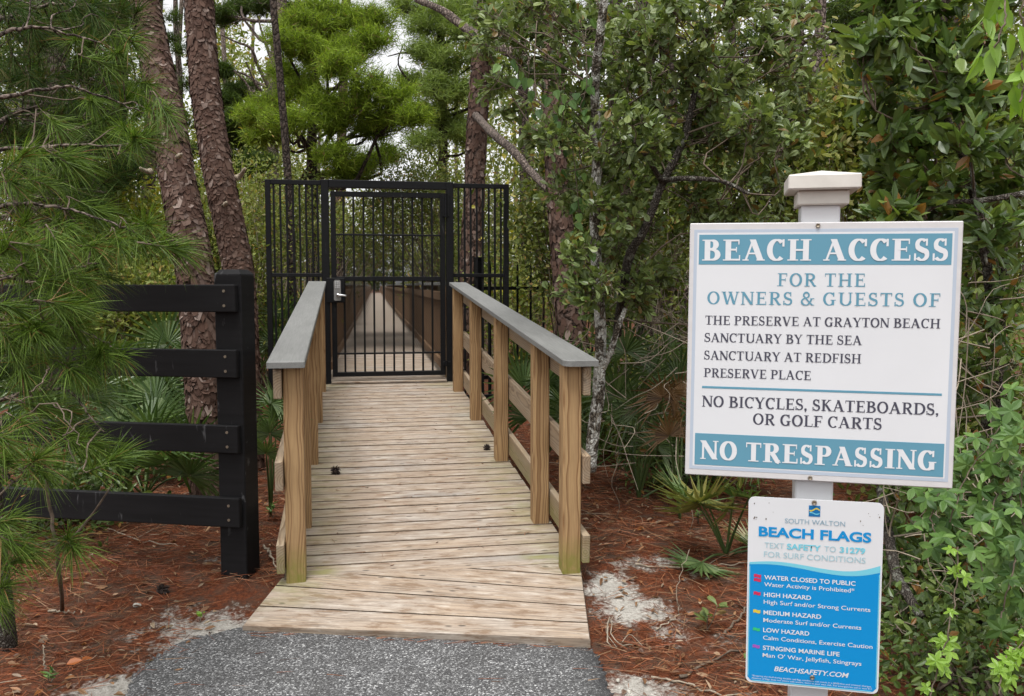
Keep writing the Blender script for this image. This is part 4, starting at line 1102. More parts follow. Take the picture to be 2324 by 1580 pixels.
# ---- pines with needle crowns
def needle_pine(label, trunk, rad, cl, mat, tw, n, L, w, br=.03, bark='bark_dark', extra=None, drop=.3, flat=.55, jit=.03, ck=1.22):
    path = P3(trunk); base = gnd(path[0]); path = np.concatenate([[base - [0, 0, .1]], path])
    t = thing('pine_tree', label, 'tree', base)
    wood = MB(); tube(wood, spline(path, 30), rad, 9, .06)
    sp_ = spline(path, 60)
    wb = MB(); tws = grow(wb, sp_, clumps_px(cl, .8, ck), tw, br, .006, drop, .13, .3, flat)
    if extra:
        for e in extra: tube(wb, spline(P3(e), 14), [br * .9, br * .25], 5, .1, False)
    wood.build('trunk', M[bark], t, True); wb.build('branch', M[bark], t, True)
    fb = MB(); puff_on(fb, tws, n, L, w, jit=jit); fb.build('foliage', M[mat], t)
    return t
needle_pine('bright green bushy pine above the gate with layered boughs',
    [(712, 640, 14.5), (708, 430, 14.5), (708, 290, 14.6), (714, 200, 14.7), (728, 90, 14.8), (745, -80, 15)], [.12, .10, .085, .07, .05, .03],
    [(740, 20, 14.5, 46), (690, 50, 14.2, 44), (800, 45, 14.5, 44), (650, 88, 14, 36), (850, 42, 14.6, 36), (690, 115, 14, 40), (790, 112, 14, 48), (735, 150, 14, 44), (655, 165, 13.8, 42), (842, 85, 14, 34),
     (612, 238, 14, 40), (690, 205, 13.5, 46), (775, 150, 13.6, 40), (840, 190, 13.6, 44), (905, 222, 13.5, 38), (945, 262, 13.5, 26), (575, 262, 14, 30), (648, 268, 13.4, 44), (735, 232, 13.2, 46), (812, 240, 13.3, 46), (885, 265, 13.3, 40),
     (600, 305, 14, 34), (760, 275, 13.5, 36), (845, 292, 13.6, 36), (770, 350, 14, 40), (830, 372, 14.2, 38), (880, 350, 14.4, 34), (790, 392, 14.2, 34), (710, 60, 15, 50), (760, 90, 15.2, 40)],
    'pine_bright', 40, 62, .15, .011, .04, flat=.36, jit=.055, ck=1.5, extra=[[(705, 240, 14.5), (735, 290, 14.3), (757, 325, 14.2), (765, 365, 14.2)], [(765, 325, 14.2), (800, 312, 14), (835, 305, 13.9), (880, 280, 13.8)]])
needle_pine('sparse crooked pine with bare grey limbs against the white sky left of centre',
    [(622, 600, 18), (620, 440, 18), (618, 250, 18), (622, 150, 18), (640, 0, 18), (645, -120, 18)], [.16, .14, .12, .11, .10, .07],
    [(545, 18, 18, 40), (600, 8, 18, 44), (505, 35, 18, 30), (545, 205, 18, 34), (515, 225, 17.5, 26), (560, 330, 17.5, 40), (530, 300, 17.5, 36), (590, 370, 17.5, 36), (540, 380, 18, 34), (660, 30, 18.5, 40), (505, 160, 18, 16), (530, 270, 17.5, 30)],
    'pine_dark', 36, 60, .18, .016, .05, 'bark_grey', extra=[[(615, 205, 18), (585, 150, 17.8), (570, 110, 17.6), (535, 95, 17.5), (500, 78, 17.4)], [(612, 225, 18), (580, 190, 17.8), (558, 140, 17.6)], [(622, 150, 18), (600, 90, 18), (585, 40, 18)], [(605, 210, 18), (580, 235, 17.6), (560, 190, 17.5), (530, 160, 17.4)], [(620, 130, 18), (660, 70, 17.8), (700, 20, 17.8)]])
needle_pine('thin sparse pine glimpsed in the gap between the two flaky trunks',
    [(404, 640, 14), (404, 400, 14), (408, 200, 14), (398, 40, 14), (402, -120, 14)], [.07, .065, .055, .04, .03],
    [(395, 40, 14, 22), (410, 110, 14, 18), (420, 190, 14, 22), (430, 270, 14, 24), (440, 340, 14, 24), (400, 160, 14, 16), (445, 410, 14, 26), (390, 90, 14, 14)], 'pine_dark', 9, 34, .14, .010, .015, 'bark_grey')
needle_pine('pale green feathery pine crown beyond the bright pine right of centre',
    [(1010, 640, 22), (1006, 400, 22), (1004, 200, 22), (1000, 60, 22), (998, -120, 22)], [.16, .14, .12, .10, .06],
    [(925, 10, 22, 34), (965, 55, 22, 40), (1010, 30, 22, 44), (1050, 70, 21.5, 40), (960, 112, 22, 36), (1010, 140, 21.5, 44), (1060, 20, 22, 44), (935, 185, 21.5, 30), (990, 200, 21.5, 42), (1045, 205, 21.5, 42), (975, 255, 21.5, 38), (1025, 285, 21.5, 44), (1070, 310, 21.5, 40), (1090, 130, 22, 40), (960, 320, 21.5, 34), (1120, 40, 22, 44), (1130, 200, 22, 44)],
    'pine_light', 36, 56, .20, .018, .05, flat=.45, jit=.08, ck=1.4, extra=[[(1004, 150, 22), (960, 130, 21.6), (920, 120, 21.4), (880, 128, 21.2)], [(1004, 200, 22), (950, 200, 21.8), (905, 150, 21.6), (915, 100, 21.6)]])
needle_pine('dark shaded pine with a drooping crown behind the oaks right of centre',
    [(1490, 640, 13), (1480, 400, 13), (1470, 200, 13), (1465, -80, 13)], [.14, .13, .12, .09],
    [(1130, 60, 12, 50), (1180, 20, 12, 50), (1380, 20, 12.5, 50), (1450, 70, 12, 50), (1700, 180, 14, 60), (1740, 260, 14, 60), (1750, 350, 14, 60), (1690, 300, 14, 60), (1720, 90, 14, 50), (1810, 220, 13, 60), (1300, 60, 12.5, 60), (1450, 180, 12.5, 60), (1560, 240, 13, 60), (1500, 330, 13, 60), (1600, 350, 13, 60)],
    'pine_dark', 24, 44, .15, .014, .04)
needle_pine('tall pine with a dark vine wrapped trunk above the sign',
    [(1806, 640, 11), (1804, 300, 11), (1803, 60, 11), (1806, -160, 11)], [.14, .125, .115, .10],
    [(1850, 30, 11.2, 60), (1900, 90, 11.5, 60), (1950, 30, 11.2, 60), (2010, 80, 11, 70), (1870, 170, 11.5, 60), (1940, 190, 11.5, 60), (1890, 260, 11.5, 60), (1960, 290, 11.5, 60), (2080, 60, 11, 70), (2150, 100, 11, 70), (2240, 60, 11, 70), (2030, 180, 11.5, 60)],
    'pine_dark', 24, 44, .15, .013, .04, 'bark_grey')
plain_pine('slim grey trunk with a pale edge behind and right of the sign cap', [(1850, 640, 9.5), (1852, 400, 9.5), (1856, 200, 9.5), (1862, 40, 9.5), (1866, -200, 9.5)], [.075, .07, .065, .06, .055], 'bark_grey', name='tree')
plain_pine('dark vine covered trunk at the far upper right behind the glossy leaves', [(2168, 640, 6.5), (2166, 300, 6.5), (2160, 60, 6.5), (2156, -200, 6.5)], [.09, .085, .08, .075], 'bark_dark', name='tree')
for lab, px, Y, r, lean, mt in (('slender dark trunk at far left behind the drooping pine needles', 150, 8.5, .11, -8, 'bark_grey'), ('brown pine trunk among the shrubs left of the two flaky pines', 262, 9.5, .12, 5, 'pine_bark'),
                     ('thin leaning brown trunk immediately left of the thick flaky pine', 330, 10, .09, 12, 'pine_bark'), ('thin leaning dark trunk crossing the left gate panel', 668, 10.6, .055, -22, 'bark_dark'),
                     ('brown trunk beyond the gate door top left', 768, 18, .12, 8, 'pine_bark'), ('slim trunk in front of the dark woods right of the gate', 1195, 14, .10, -6, 'bark_dark'), ('dim trunk behind the white lichened oak stem', 1390, 10.5, .10, 4, 'bark_dark'),
                     ('dim brown trunk in the shade left of the sign board', 1530, 11, .10, -6, 'bark_dark'), ('dim slim trunk above the left corner of the sign board', 1640, 9.6, .07, 10, 'bark_dark'), ('distant dark trunk at the left edge of the photo', 60, 13, .12, 5, 'bark_dark'), ('grey trunk half hidden behind the left pine needles', 205, 12.5, .12, -6, 'bark_grey')):
    plain_pine(lab, [(px, 648 + 1.25 * FPX / Y, Y), (px + lean * .3, 560, Y), (px + lean, 300, Y), (px + lean * 2.2, 0, Y), (px + lean * 3, -220, Y)], [r, r * .95, r * .85, r * .75, r * .65], mt, name='tree')
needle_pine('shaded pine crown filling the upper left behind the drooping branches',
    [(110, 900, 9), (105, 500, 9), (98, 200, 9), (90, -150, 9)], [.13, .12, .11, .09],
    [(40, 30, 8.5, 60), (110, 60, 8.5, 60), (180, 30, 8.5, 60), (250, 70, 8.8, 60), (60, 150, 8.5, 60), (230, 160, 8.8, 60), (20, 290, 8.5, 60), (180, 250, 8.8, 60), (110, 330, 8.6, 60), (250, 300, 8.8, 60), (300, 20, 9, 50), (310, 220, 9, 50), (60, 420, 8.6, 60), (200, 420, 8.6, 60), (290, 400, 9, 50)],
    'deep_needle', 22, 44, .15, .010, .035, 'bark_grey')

# ---- scrub oaks on the right
def leaf_tree(name, label, cat, trunks, cl, leafmat_, tw, n, L, Wd, br=.02, bark='bark_lichen', shape='oak', twr=.0035, jd=.5, upb=.7, drop=.5, bare=0, twigmat='twig', out=.9):
    base = gnd(P3(trunks[0][0])[0])
    t = thing(name, label, cat, base)
    allp = []
    for pts, rad in trunks:
        path = P3(pts); mb = MB(); pp = spline(path, 36); tube(mb, pp, rad, 9, .09); mb.build('trunk', M[bark], t, True); allp.append(pp)
    wb = MB(); allp = np.concatenate(allp)
    tws = grow(wb, allp, clumps_px(cl, jd), tw, br, twr, drop, .14, .2, .85)
    wb.build('branch', M[twigmat], t, True)
    fb = MB(); leaf_on(fb, tws, n, L, Wd, shape, upb, out); fb.build('foliage', M[leafmat_], t)
    return t
def grid_cl(x0, x1, y0, y1, Y, r, step, keep=lambda x, y: True, jit=.35):
    o = []
    for xx in np.arange(x0, x1, step):
        for yy in np.arange(y0, y1, step):
            x = xx + rng.uniform(-jit, jit) * step; y = yy + rng.uniform(-jit, jit) * step
            if keep(x, y): o.append((x, y, Y, r * rng.uniform(.75, 1.15)))
    return o
gaps = [(1560, 50, 34), (1665, 100, 45), (1690, 60, 30), (1590, 190, 22), (1640, 30, 26), (1150, 330, 50), (1180, 470, 60)]
def nogap(x, y): return all((x - a_) ** 2 + (y - b_) ** 2 > r_ * r_ for a_, b_, r_ in gaps)
leaf_tree('oak_tree', 'small scrub oak with a white lichen spotted stem just right of the ramp', 'tree',
    [([(1340, 1070, 5.05), (1346, 990, 5.05), (1358, 900, 5.05), (1362, 830, 5.05), (1364, 750, 5.05), (1357, 650, 5.05), (1350, 500, 5.05), (1356, 350, 5.05), (1350, 200, 4.95), (1362, 80, 4.85), (1380, -60, 4.75)], [.036, .036, .033, .030, .026, .022]),
     ([(1362, 845, 5.05), (1385, 800, 5.0), (1402, 745, 4.95), (1420, 700, 4.95)], [.022, .018, .012])],
    grid_cl(1150, 1420, 0, 130, 5.2, 62, 70) + grid_cl(1110, 1400, 120, 240, 5.3, 58, 70, lambda x, y: x > 1180 or y < 190) + grid_cl(1290, 1440, 260, 650, 5.2, 52, 74) + [(1350, 700, 5.2, 50), (1310, 560, 5.2, 40), (1120, 60, 5.3, 50), (1090, 20, 5.4, 50), (1210, 300, 5.4, 36), (1150, 250, 5.4, 30)],
    'oak_leaf', 13, 9, .064, .034, .008)
leaf_tree('oak_tree', 'spreading scrub oak with a forked grey stem between white stem and sign', 'tree',
    [([(1400, 760, 5.25), (1426, 590, 4.95), (1461, 525, 4.85), (1504, 416, 4.85), (1551, 321, 4.85), (1571, 235, 4.85), (1600, 100, 4.85), (1620, -60, 4.85)], [.027, .026, .023, .021, .018, .014, .010]),
     ([(1504, 416, 4.85), (1470, 360, 4.65), (1440, 320, 4.55)], [.016, .008]), ([(1504, 410, 4.85), (1560, 405, 4.65), (1640, 412, 4.55), (1700, 440, 4.45)], [.016, .012, .008])],
    grid_cl(1440, 1860, 0, 330, 5.0, 56, 62, nogap) + grid_cl(1420, 1760, 330, 560, 5.1, 50, 78) + [(1830, 250, 4.8, 46), (1790, 330, 4.8, 40), (1590, 480, 4.6, 46), (1500, 620, 4.9, 40), (1440, 680, 5, 40)],
    'oak_leaf', 13, 9, .066, .035, .008, 'bark_fine')
leaf_tree('shrub', 'tangled dense shrub with bare grey twigs in the shade left of the sign', 'shrub',
    [([(1480, 1060, 6.4), (1470, 900, 6.2), (1450, 760, 6.1), (1470, 600, 6.1)], [.025, .02, .015]), ([(1500, 1060, 6.4), (1530, 850, 6.2), (1560, 650, 6.1)], [.02, .012])],
    grid_cl(1380, 1570, 540, 860, 6.0, 56, 78), 'shade_leaf', 22, 5, .055, .024, .008, 'bark_grey', twigmat='pale_twig', twr=.003)
# ---- glossy bay shrub and vines on the right
leaf_tree('bay_shrub', 'glossy large leaved bay shrub leaning over the sign from the right', 'shrub',
    [([(2250, 1500, 4.0), (2240, 1000, 3.9), (2250, 700, 3.8), (2200, 400, 3.7), (2120, 200, 3.6), (2080, 40, 3.5)], [.03, .025, .02, .014, .008]), ([(2324, 440, 3.4), (2230, 455, 3.4), (2130, 465, 3.4), (2060, 520, 3.4)], [.012, .010, .005]),
     ([(2200, 330, 3.4), (2215, 470, 3.35), (2240, 600, 3.3)], [.008, .005])],
    grid_cl(2010, 2330, 0, 560, 3.45, 56, 84, lambda x, y: x > 1960 + (y - 200) * .12 and y > -20) + [(1990, 90, 3.3, 40), (1960, 110, 3.3, 34), (2000, 330, 3.4, 40), (2010, 400, 3.4, 40), (2020, 480, 3.4, 40), (2040, 60, 3.3, 44)],
    'bay_leaf', 10, 8, .080, .037, .008, 'bark_fine', 'oval', .003, .3, .7)
leaf_tree('shrub', 'dark leafy shrub wall filling the right edge beside the sign', 'shrub',
    [([(2300, 1560, 3.9), (2290, 1200, 3.9), (2270, 900, 3.8), (2280, 500, 3.8)], [.025, .02, .015]), ([(2000, 1110, 4.0), (2012, 1180, 3.8), (2030, 1290, 3.5), (2060, 1350, 3.3), (2090, 1400, 3.2)], [.022, .022, .02, .016])],
    grid_cl(2170, 2340, 480, 1580, 3.8, 60, 88) + grid_cl(2030, 2200, 1120, 1560, 3.9, 56, 90),
    'bay_leaf', 15, 7, .055, .030, .008, 'bark_fine', 'oval', .003, .35, twigmat='pale_twig')
def vine(label, name, strands, mat, leafL, five, n_per, cat='vine', stemr=.0025, hang=False, shape='oval', spread=.03):
    base = P3([strands[0][0]])[0]; t = thing(name, label, cat, base); lb = MB(); sb = MB()
    for pts in strands:
        pth = spline(P3(pts), 26) + np.cumsum(rng.normal(size=(26, 3)) * .003, 0)
        tube(sb, pth, stemr, 4, 0, False)
        s = rng.random(n_per) * 24.9; k = s.astype(int); p = pth[k] + (pth[k + 1] - pth[k]) * (s - k)[:, None] + rng.normal(size=(n_per, 3)) * spread
        nv = nrm(np.array([-.25, -.75, .6]) + rng.normal(size=(n_per, 3)) * .35)
        if five:
            A = nrm(np.cross(nv, rng.normal(size=(n_per, 3)))); B = np.cross(nv, A); a0 = rnd(n_per, 0, 6.28); sc_ = rnd(n_per, .6, 1.15)
            for q in range(5):
                an = a0 + (q - 2) * 1.12
                d = np.cos(an)[:, None] * A + np.sin(an)[:, None] * B - nv * .15
                leaves(lb, p, d, nv, leafL * sc_ * rnd(n_per, .85, 1.1), leafL * .52 * sc_, 'oval', .2, .15)
        else:
            d = nrm(np.array([0, -.2, -1.0 if hang else .1]) + rng.normal(size=(n_per, 3)) * (.35 if hang else .7))
            leaves(lb, p, d, nv, leafL * rnd(n_per, .7, 1.2), leafL * (.42 if shape == 'lance' else .72) * rnd(n_per, .8, 1.1), shape, .2, .2)
    sb.build('stem', M['twig'], t, True); lb.build('foliage', M[mat], t); return t
vine('five leaved green creeper hanging over the shrubs at the lower right edge', 'creeper_vine',
    [[(2300, 930, 3.0), (2250, 1010, 2.95), (2200, 1090, 2.9), (2170, 1180, 2.85)], [(2324, 1000, 3.0), (2270, 1110, 2.9), (2240, 1200, 2.8), (2230, 1290, 2.75)], [(2150, 1060, 3.0), (2120, 1130, 2.9), (2110, 1200, 2.85)],
     [(2320, 1180, 2.9), (2300, 1280, 2.8), (2280, 1400, 2.75)], [(2330, 1020, 2.9), (2310, 1120, 2.85), (2320, 1240, 2.8)]], 'creeper', .052, True, 20, spread=.05)
vine('bright lime green trailing creeper strand at the bottom right', 'creeper_vine',
    [[(2180, 1240, 2.7), (2170, 1330, 2.65), (2150, 1420, 2.6), (2125, 1500, 2.58), (2110, 1580, 2.55)], [(2324, 1440, 2.7), (2290, 1500, 2.65), (2270, 1580, 2.6)]], 'lime_leaf', .032, True, 16, spread=.015)
vine('light green oblong leaves hanging from the top right corner', 'hanging_vine',
    [[(2270, -40, 2.2), (2285, 60, 2.15), (2275, 130, 2.15)], [(2324, -30, 2.1), (2318, 110, 2.1), (2322, 260, 2.1)], [(2250, -60, 2.2), (2262, 0, 2.2), (2255, 60, 2.2)]], 'lime_leaf', .075, False, 8, hang=True, shape='lance', spread=.012)
vine('yellowing heart leaved vine climbing between the gate and the dark trunk', 'climbing_vine',
    [[(1240, 850, 10.6), (1215, 700, 10.6), (1190, 560, 10.6), (1200, 400, 10.6), (1220, 280, 10.6)], [(1180, 800, 11.0), (1160, 650, 11.0), (1175, 520, 11.0)], [(1230, 640, 10.4), (1200, 480, 10.4), (1180, 360, 10.4)], [(1210, 820, 10.8), (1190, 740, 10.8), (1200, 640, 10.8)], [(1130, 600, 11.4), (1150, 470, 11.4), (1130, 330, 11.4)]], 'yellow_leaf', .07, False, 60, shape='heart', spread=.16)
vine('heart leaved greenbrier vine draped on the white stemmed oak', 'climbing_vine',
    [[(1150, 120, 5.0), (1200, 180, 4.95), (1215, 270, 4.95)], [(1320, 40, 4.9), (1330, 180, 4.9), (1318, 260, 4.9)], [(1260, 150, 4.9), (1275, 260, 4.9), (1260, 380, 4.9)], [(1300, 330, 5), (1315, 450, 5), (1330, 600, 5)]], 'creeper', .062, False, 14, shape='heart', hang=True, spread=.03)

# ---- understory and distant woods
bush_n = 0
def bush(label, px, py, Y, rx, ry, nleaf, L, Wd, mat, shape='oval', name='shrub', bpx=None):
    c = at(px, py, Y); RX, RY = rx / ppm(Y), ry / ppm(Y); base = gnd(at(bpx or px, py, Y))
    t = thing(name, label, 'shrub', base)
    wb = MB(); k = 40; tws = []
    for _ in range(k):
        e = c + insphere(1)[0] * np.array([RX, min(RX, 1.2), RY]); s = base + np.array([rng.uniform(-.3, .3) * RX, rng.uniform(-.3, .3), 0])
        m1 = s + (e - s) * .35 + rng.normal(size=3) * .15 * RX; m2 = s + (e - s) * .7 + rng.normal(size=3) * .12 * RX
        tws.append([s, m1, m2, e]); tube(wb, spline([s, m1, m2, e], 7), [.009, .003], 4, 0, False)
    wb.build('stem', M['twig' if rng.random() < .5 else 'pale_twig'], t, True)
    # leaves in many small sprays
    ns = max(30, nleaf // 22)
    sc_ = c + insphere(ns) * np.array([RX, min(RX, 1.2), RY])
    sc_[:, 2] = np.maximum(sc_[:, 2], gz(sc_[:, 0], sc_[:, 1]) + .05)
    p = np.repeat(sc_, 22, 0) + rng.normal(size=(ns * 22, 3)) * .16
    d = nrm(rng.normal(size=(len(p), 3)) + UP3 * .1); nv = nrm(UP3 * .8 + rng.normal(size=(len(p), 3)) * .6 + np.array([0, -.3, 0]))
    fb = MB(); leaves(fb, p, d, nv, L * rnd(len(p), .6, 1.2), Wd * rnd(len(p), .7, 1.2), shape); fb.build('foliage', M[mat], t)
    return t
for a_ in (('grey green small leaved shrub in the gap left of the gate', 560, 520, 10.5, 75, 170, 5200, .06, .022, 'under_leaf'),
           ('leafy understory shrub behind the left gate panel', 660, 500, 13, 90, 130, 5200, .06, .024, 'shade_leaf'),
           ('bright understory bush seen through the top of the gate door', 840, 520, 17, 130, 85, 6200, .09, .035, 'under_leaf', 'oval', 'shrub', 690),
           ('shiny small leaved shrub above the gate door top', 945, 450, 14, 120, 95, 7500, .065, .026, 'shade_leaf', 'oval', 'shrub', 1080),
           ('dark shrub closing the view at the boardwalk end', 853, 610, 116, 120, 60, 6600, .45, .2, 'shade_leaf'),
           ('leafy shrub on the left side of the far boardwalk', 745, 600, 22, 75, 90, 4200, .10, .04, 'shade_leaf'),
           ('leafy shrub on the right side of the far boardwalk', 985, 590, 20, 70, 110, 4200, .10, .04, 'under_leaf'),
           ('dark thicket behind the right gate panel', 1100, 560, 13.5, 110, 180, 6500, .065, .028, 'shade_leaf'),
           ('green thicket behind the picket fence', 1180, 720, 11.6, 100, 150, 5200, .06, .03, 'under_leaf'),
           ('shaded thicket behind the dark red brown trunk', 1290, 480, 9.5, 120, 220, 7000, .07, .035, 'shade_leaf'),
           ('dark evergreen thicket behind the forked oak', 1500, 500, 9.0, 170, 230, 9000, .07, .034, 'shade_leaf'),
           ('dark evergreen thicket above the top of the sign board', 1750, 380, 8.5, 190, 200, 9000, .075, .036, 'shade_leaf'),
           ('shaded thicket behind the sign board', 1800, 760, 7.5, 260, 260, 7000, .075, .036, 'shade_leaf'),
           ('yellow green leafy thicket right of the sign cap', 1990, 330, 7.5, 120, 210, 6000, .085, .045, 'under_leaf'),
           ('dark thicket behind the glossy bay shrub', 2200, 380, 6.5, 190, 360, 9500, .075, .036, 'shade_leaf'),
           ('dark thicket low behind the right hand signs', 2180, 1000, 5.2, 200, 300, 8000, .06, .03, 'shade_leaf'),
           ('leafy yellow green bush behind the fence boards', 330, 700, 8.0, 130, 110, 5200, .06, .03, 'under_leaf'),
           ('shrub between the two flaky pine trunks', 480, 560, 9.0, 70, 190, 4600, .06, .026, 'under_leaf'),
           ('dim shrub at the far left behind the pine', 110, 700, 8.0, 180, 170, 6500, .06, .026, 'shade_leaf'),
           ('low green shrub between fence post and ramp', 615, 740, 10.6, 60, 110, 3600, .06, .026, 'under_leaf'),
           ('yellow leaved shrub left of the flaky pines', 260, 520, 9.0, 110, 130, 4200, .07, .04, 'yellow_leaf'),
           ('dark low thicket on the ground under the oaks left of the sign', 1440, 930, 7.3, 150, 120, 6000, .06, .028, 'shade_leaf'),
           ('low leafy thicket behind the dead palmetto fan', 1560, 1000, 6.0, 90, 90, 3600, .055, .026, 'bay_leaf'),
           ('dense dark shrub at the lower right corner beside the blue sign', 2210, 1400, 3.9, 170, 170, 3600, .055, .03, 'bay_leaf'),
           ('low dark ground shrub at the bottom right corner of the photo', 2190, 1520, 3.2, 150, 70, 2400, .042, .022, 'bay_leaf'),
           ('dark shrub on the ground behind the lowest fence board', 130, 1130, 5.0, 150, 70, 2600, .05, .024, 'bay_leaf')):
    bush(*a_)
# far woods: one mass beyond the individual trees
fw = MB(); nsp = 11500
xs_ = rng.uniform(-1, 1, nsp); yy = rng.uniform(24, 55, nsp)
x_ = xs_ * yy * .72
pxx = 1162 + FPX * x_ / yy
hmax = np.where(pxx < 620, 9.0, np.where(pxx < 1050, 9.5, 15.0)) * (yy / 38) ** .6 * (1 + .25 * np.sin(pxx / 37) + .2 * np.sin(pxx / 83 + 1))
hmax = np.where(pxx < 330, 11, hmax)
zz = rng.random(nsp) ** .8 * hmax
ctrs = np.stack([x_, yy, gz(x_, yy) + zz], 1)
ok = np.abs((ctrs - W2(0, 0)) @ R2) > 2.2
ctrs = ctrs[ok]
p = np.repeat(ctrs, 22, 0) + rng.normal(size=(len(ctrs) * 22, 3)) * .38
leaves(fw, p, nrm(rng.normal(size=(len(p), 3))), nrm(UP3 * .7 + rng.normal(size=(len(p), 3)) * .7), .17 * rnd(len(p), .7, 1.3), .09, 'oval')
tag(fw.build('far_woods', M['under_leaf']), kind='stuff')
fwt = MB()
for k in range(60):
    y_ = rng.uniform(24, 50); x0_ = rng.uniform(-.7, .75) * y_
    if abs((np.array([x0_, y_, 0]) - W2(0, 0)) @ R2 ) < 2.6: continue
    g_ = gz(x0_, y_); ln = rng.normal() * .5
    tube(fwt, spline([(x0_, y_, g_), (x0_ + ln * .4, y_, g_ + 3), (x0_ + ln, y_, g_ + rng.uniform(6, 12))], 8), [rng.uniform(.10, .18), .06], 6, .05)
tag(fwt.build('far_trunks', M['bark_grey'], None, True), kind='stuff')

# ---- palmettos
def frond_mesh(L, n=24, arc=4.1, droop=.25, w=.026):
    mb = MB(); a = np.linspace(-arc / 2, arc / 2, n); V = []
    for k, q in enumerate(a):
        l = L * (1 - .28 * abs(q) / (arc / 2)) * rng.uniform(.9, 1.05)
        d = np.array([math.sin(q), 0, math.cos(q)]); sd_ = np.array([math.cos(q), 0, -math.sin(q)])
        nv = np.array([0, -1.0, 0])
        def bend(t): return nv * (-.10 * L * math.sin(t * 1.6)) + np.array([0, -1, -.6]) * droop * L * t * t * (.6 + .4 * rng.random())
        for t0_, t1_, w0_, w1_ in ((.03, .45, .25, 1.0), (.45, 1.0, 1.0, .05)):
            p0 = d * l * t0_ + bend(t0_); p1 = d * l * t1_ + bend(t1_)
            fo = nv * w * .35
            b = len(V)
            V += [p0, p0 + sd_ * w * w0_ / 2 + fo * w0_, p1 + sd_ * w * w1_ / 2 + fo * w1_, p1, p1 - sd_ * w * w1_ / 2 + fo * w1_, p0 - sd_ * w * w0_ / 2 + fo * w0_]
    V = np.array(V); b = (np.arange(len(V) // 6) * 6)[:, None]
    mb.add(V, [np.concatenate([b + np.array([[0, 3, 2, 1]]), b + np.array([[0, 5, 4, 3]])])])
    return mb
FR = {}
for mt in ('palm', 'palm_yellow', 'palm_dead'):
    FR[mt] = []
    for v_ in range(3):
        o = frond_mesh(.42, 22 + 2 * v_, 3.6 + .4 * v_, (.18, .28, .36)[v_] * (1.6 if mt == 'palm_dead' else 1)).build('frond', M[mt])
        FR[mt].append(o.data); bpy.data.objects.remove(o)
def palmetto(label, px, py, Y, n, reach, scale, mats=('palm',), fans=None, group=None, low=False):
    base = gnd(at(px, py, Y)); t = thing('palmetto', label, 'palmetto', base)
    sb = MB()
    for k in range(n):
        if fans and k < len(fans): c = at(*fans[k])
        else:
          for _try in range(30):
            az = rng.uniform(0, 2 * math.pi); el = rng.uniform(.05, .5) if low else rng.uniform(.35, 1.25)
            c = base + reach * rng.uniform(.6, 1.1) * np.array([math.cos(az) * math.cos(el), math.sin(az) * math.cos(el), math.sin(el)])
            a_x = (c - P0) @ RH
            if a_x > .62 or a_x < -1.75: break
        d = c - base; dn = nrm(d)
        tube(sb, spline([base, base + d * .5 + UPZ * .06 * reach, c], 7), [.008, .006, .004], 5, 0, False)
        mt = mats[k % len(mats)]
        o = bpy.data.objects.new('frond', random.choice(FR[mt])); COL.objects.link(o); o.parent = t
        zax = nrm(dn + np.array([0, 0, .15]) + rng.normal(size=3) * .15)
        if low: zax = nrm(dn * [1, 1, 0] + rng.normal(size=3) * [.5, .5, .06] + [0, -.2, .08])
        view = nrm(np.array([-c[0] * .15, -.35 if low else -1, 1.0 if low else .5]) + rng.normal(size=3) * .5)
        yax = nrm(-(view - zax * (view @ zax))); xax = np.cross(yax, zax)
        s = scale * rng.uniform(.8, 1.15); m = Matrix.Identity(4)
        for r_ in range(3): m[r_][0], m[r_][1], m[r_][2], m[r_][3] = xax[r_] * s, yax[r_] * s, zax[r_] * s, (c - base)[r_]
        o.matrix_basis = m
    sb.build('stalk', M['palm'], t, True)
    return t
palmetto('fan palmetto behind the right ramp railing under the dark trunk', 1235, 1000, 7.0, 9, .75, 1.05, fans=[(1190, 880, 6.9), (1240, 870, 6.8), (1290, 900, 6.7), (1200, 950, 6.6), (1270, 830, 7.1), (1295, 960, 6.5)])
palmetto('large dark green palmetto between the lichened stem and the sign', 1450, 1090, 5.7, 10, .8, .85, fans=[(1420, 800, 5.7), (1480, 850, 5.6), (1520, 790, 5.8), (1400, 900, 5.5), (1450, 930, 5.4), (1540, 860, 5.6), (1500, 930, 5.4)])
palmetto('dim palmetto in the shade between ramp railing and lichened stem', 1345, 1010, 6.6, 8, .6, .85)
palmetto('brown withered palmetto fan beside the left edge of the sign', 1545, 1060, 5.2, 4, .5, .56, ('palm_dead',), fans=[(1505, 905, 5.15), (1535, 950, 5.1), (1550, 900, 5.2), (1520, 990, 5.0)])
palmetto('low yellowing palmetto on the pine straw below the sign', 1650, 1165, 4.55, 8, .3, .8, ('palm_yellow', 'palm'), fans=[(1600, 1130, 4.5), (1570, 1125, 4.55), (1665, 1130, 4.45), (1700, 1130, 4.4), (1590, 1140, 4.4)], low=True)
palmetto('small bright palmetto fan tucked between fence post and ramp', 612, 1060, 5.3, 4, .5, .62, fans=[(617, 915, 5.15), (612, 985, 5.1), (630, 950, 5.2), (604, 1030, 5.0)])
palmetto('palmetto behind the two lowest fence boards left of the pine trunk', 330, 1150, 5.6, 10, .7, 1.05, fans=[(300, 1060, 5.3), (380, 1050, 5.3), (240, 1080, 5.2), (430, 1080, 5.3), (350, 1000, 5.5), (430, 1010, 5.5)])
palmetto('palmetto behind the second fence board beside the leaning pine', 430, 1040, 6.6, 9, .8, 1.1, fans=[(400, 880, 6.4), (340, 860, 6.5), (450, 830, 6.5), (380, 780, 6.7), (470, 920, 6.3), (330, 930, 6.3)])
palmetto('palmetto at the far left behind the hanging pine branches', 140, 1150, 5.8, 8, .75, 1.1, fans=[(150, 870, 5.8), (90, 900, 5.7), (200, 900, 5.7), (130, 960, 5.6), (60, 850, 5.8)])
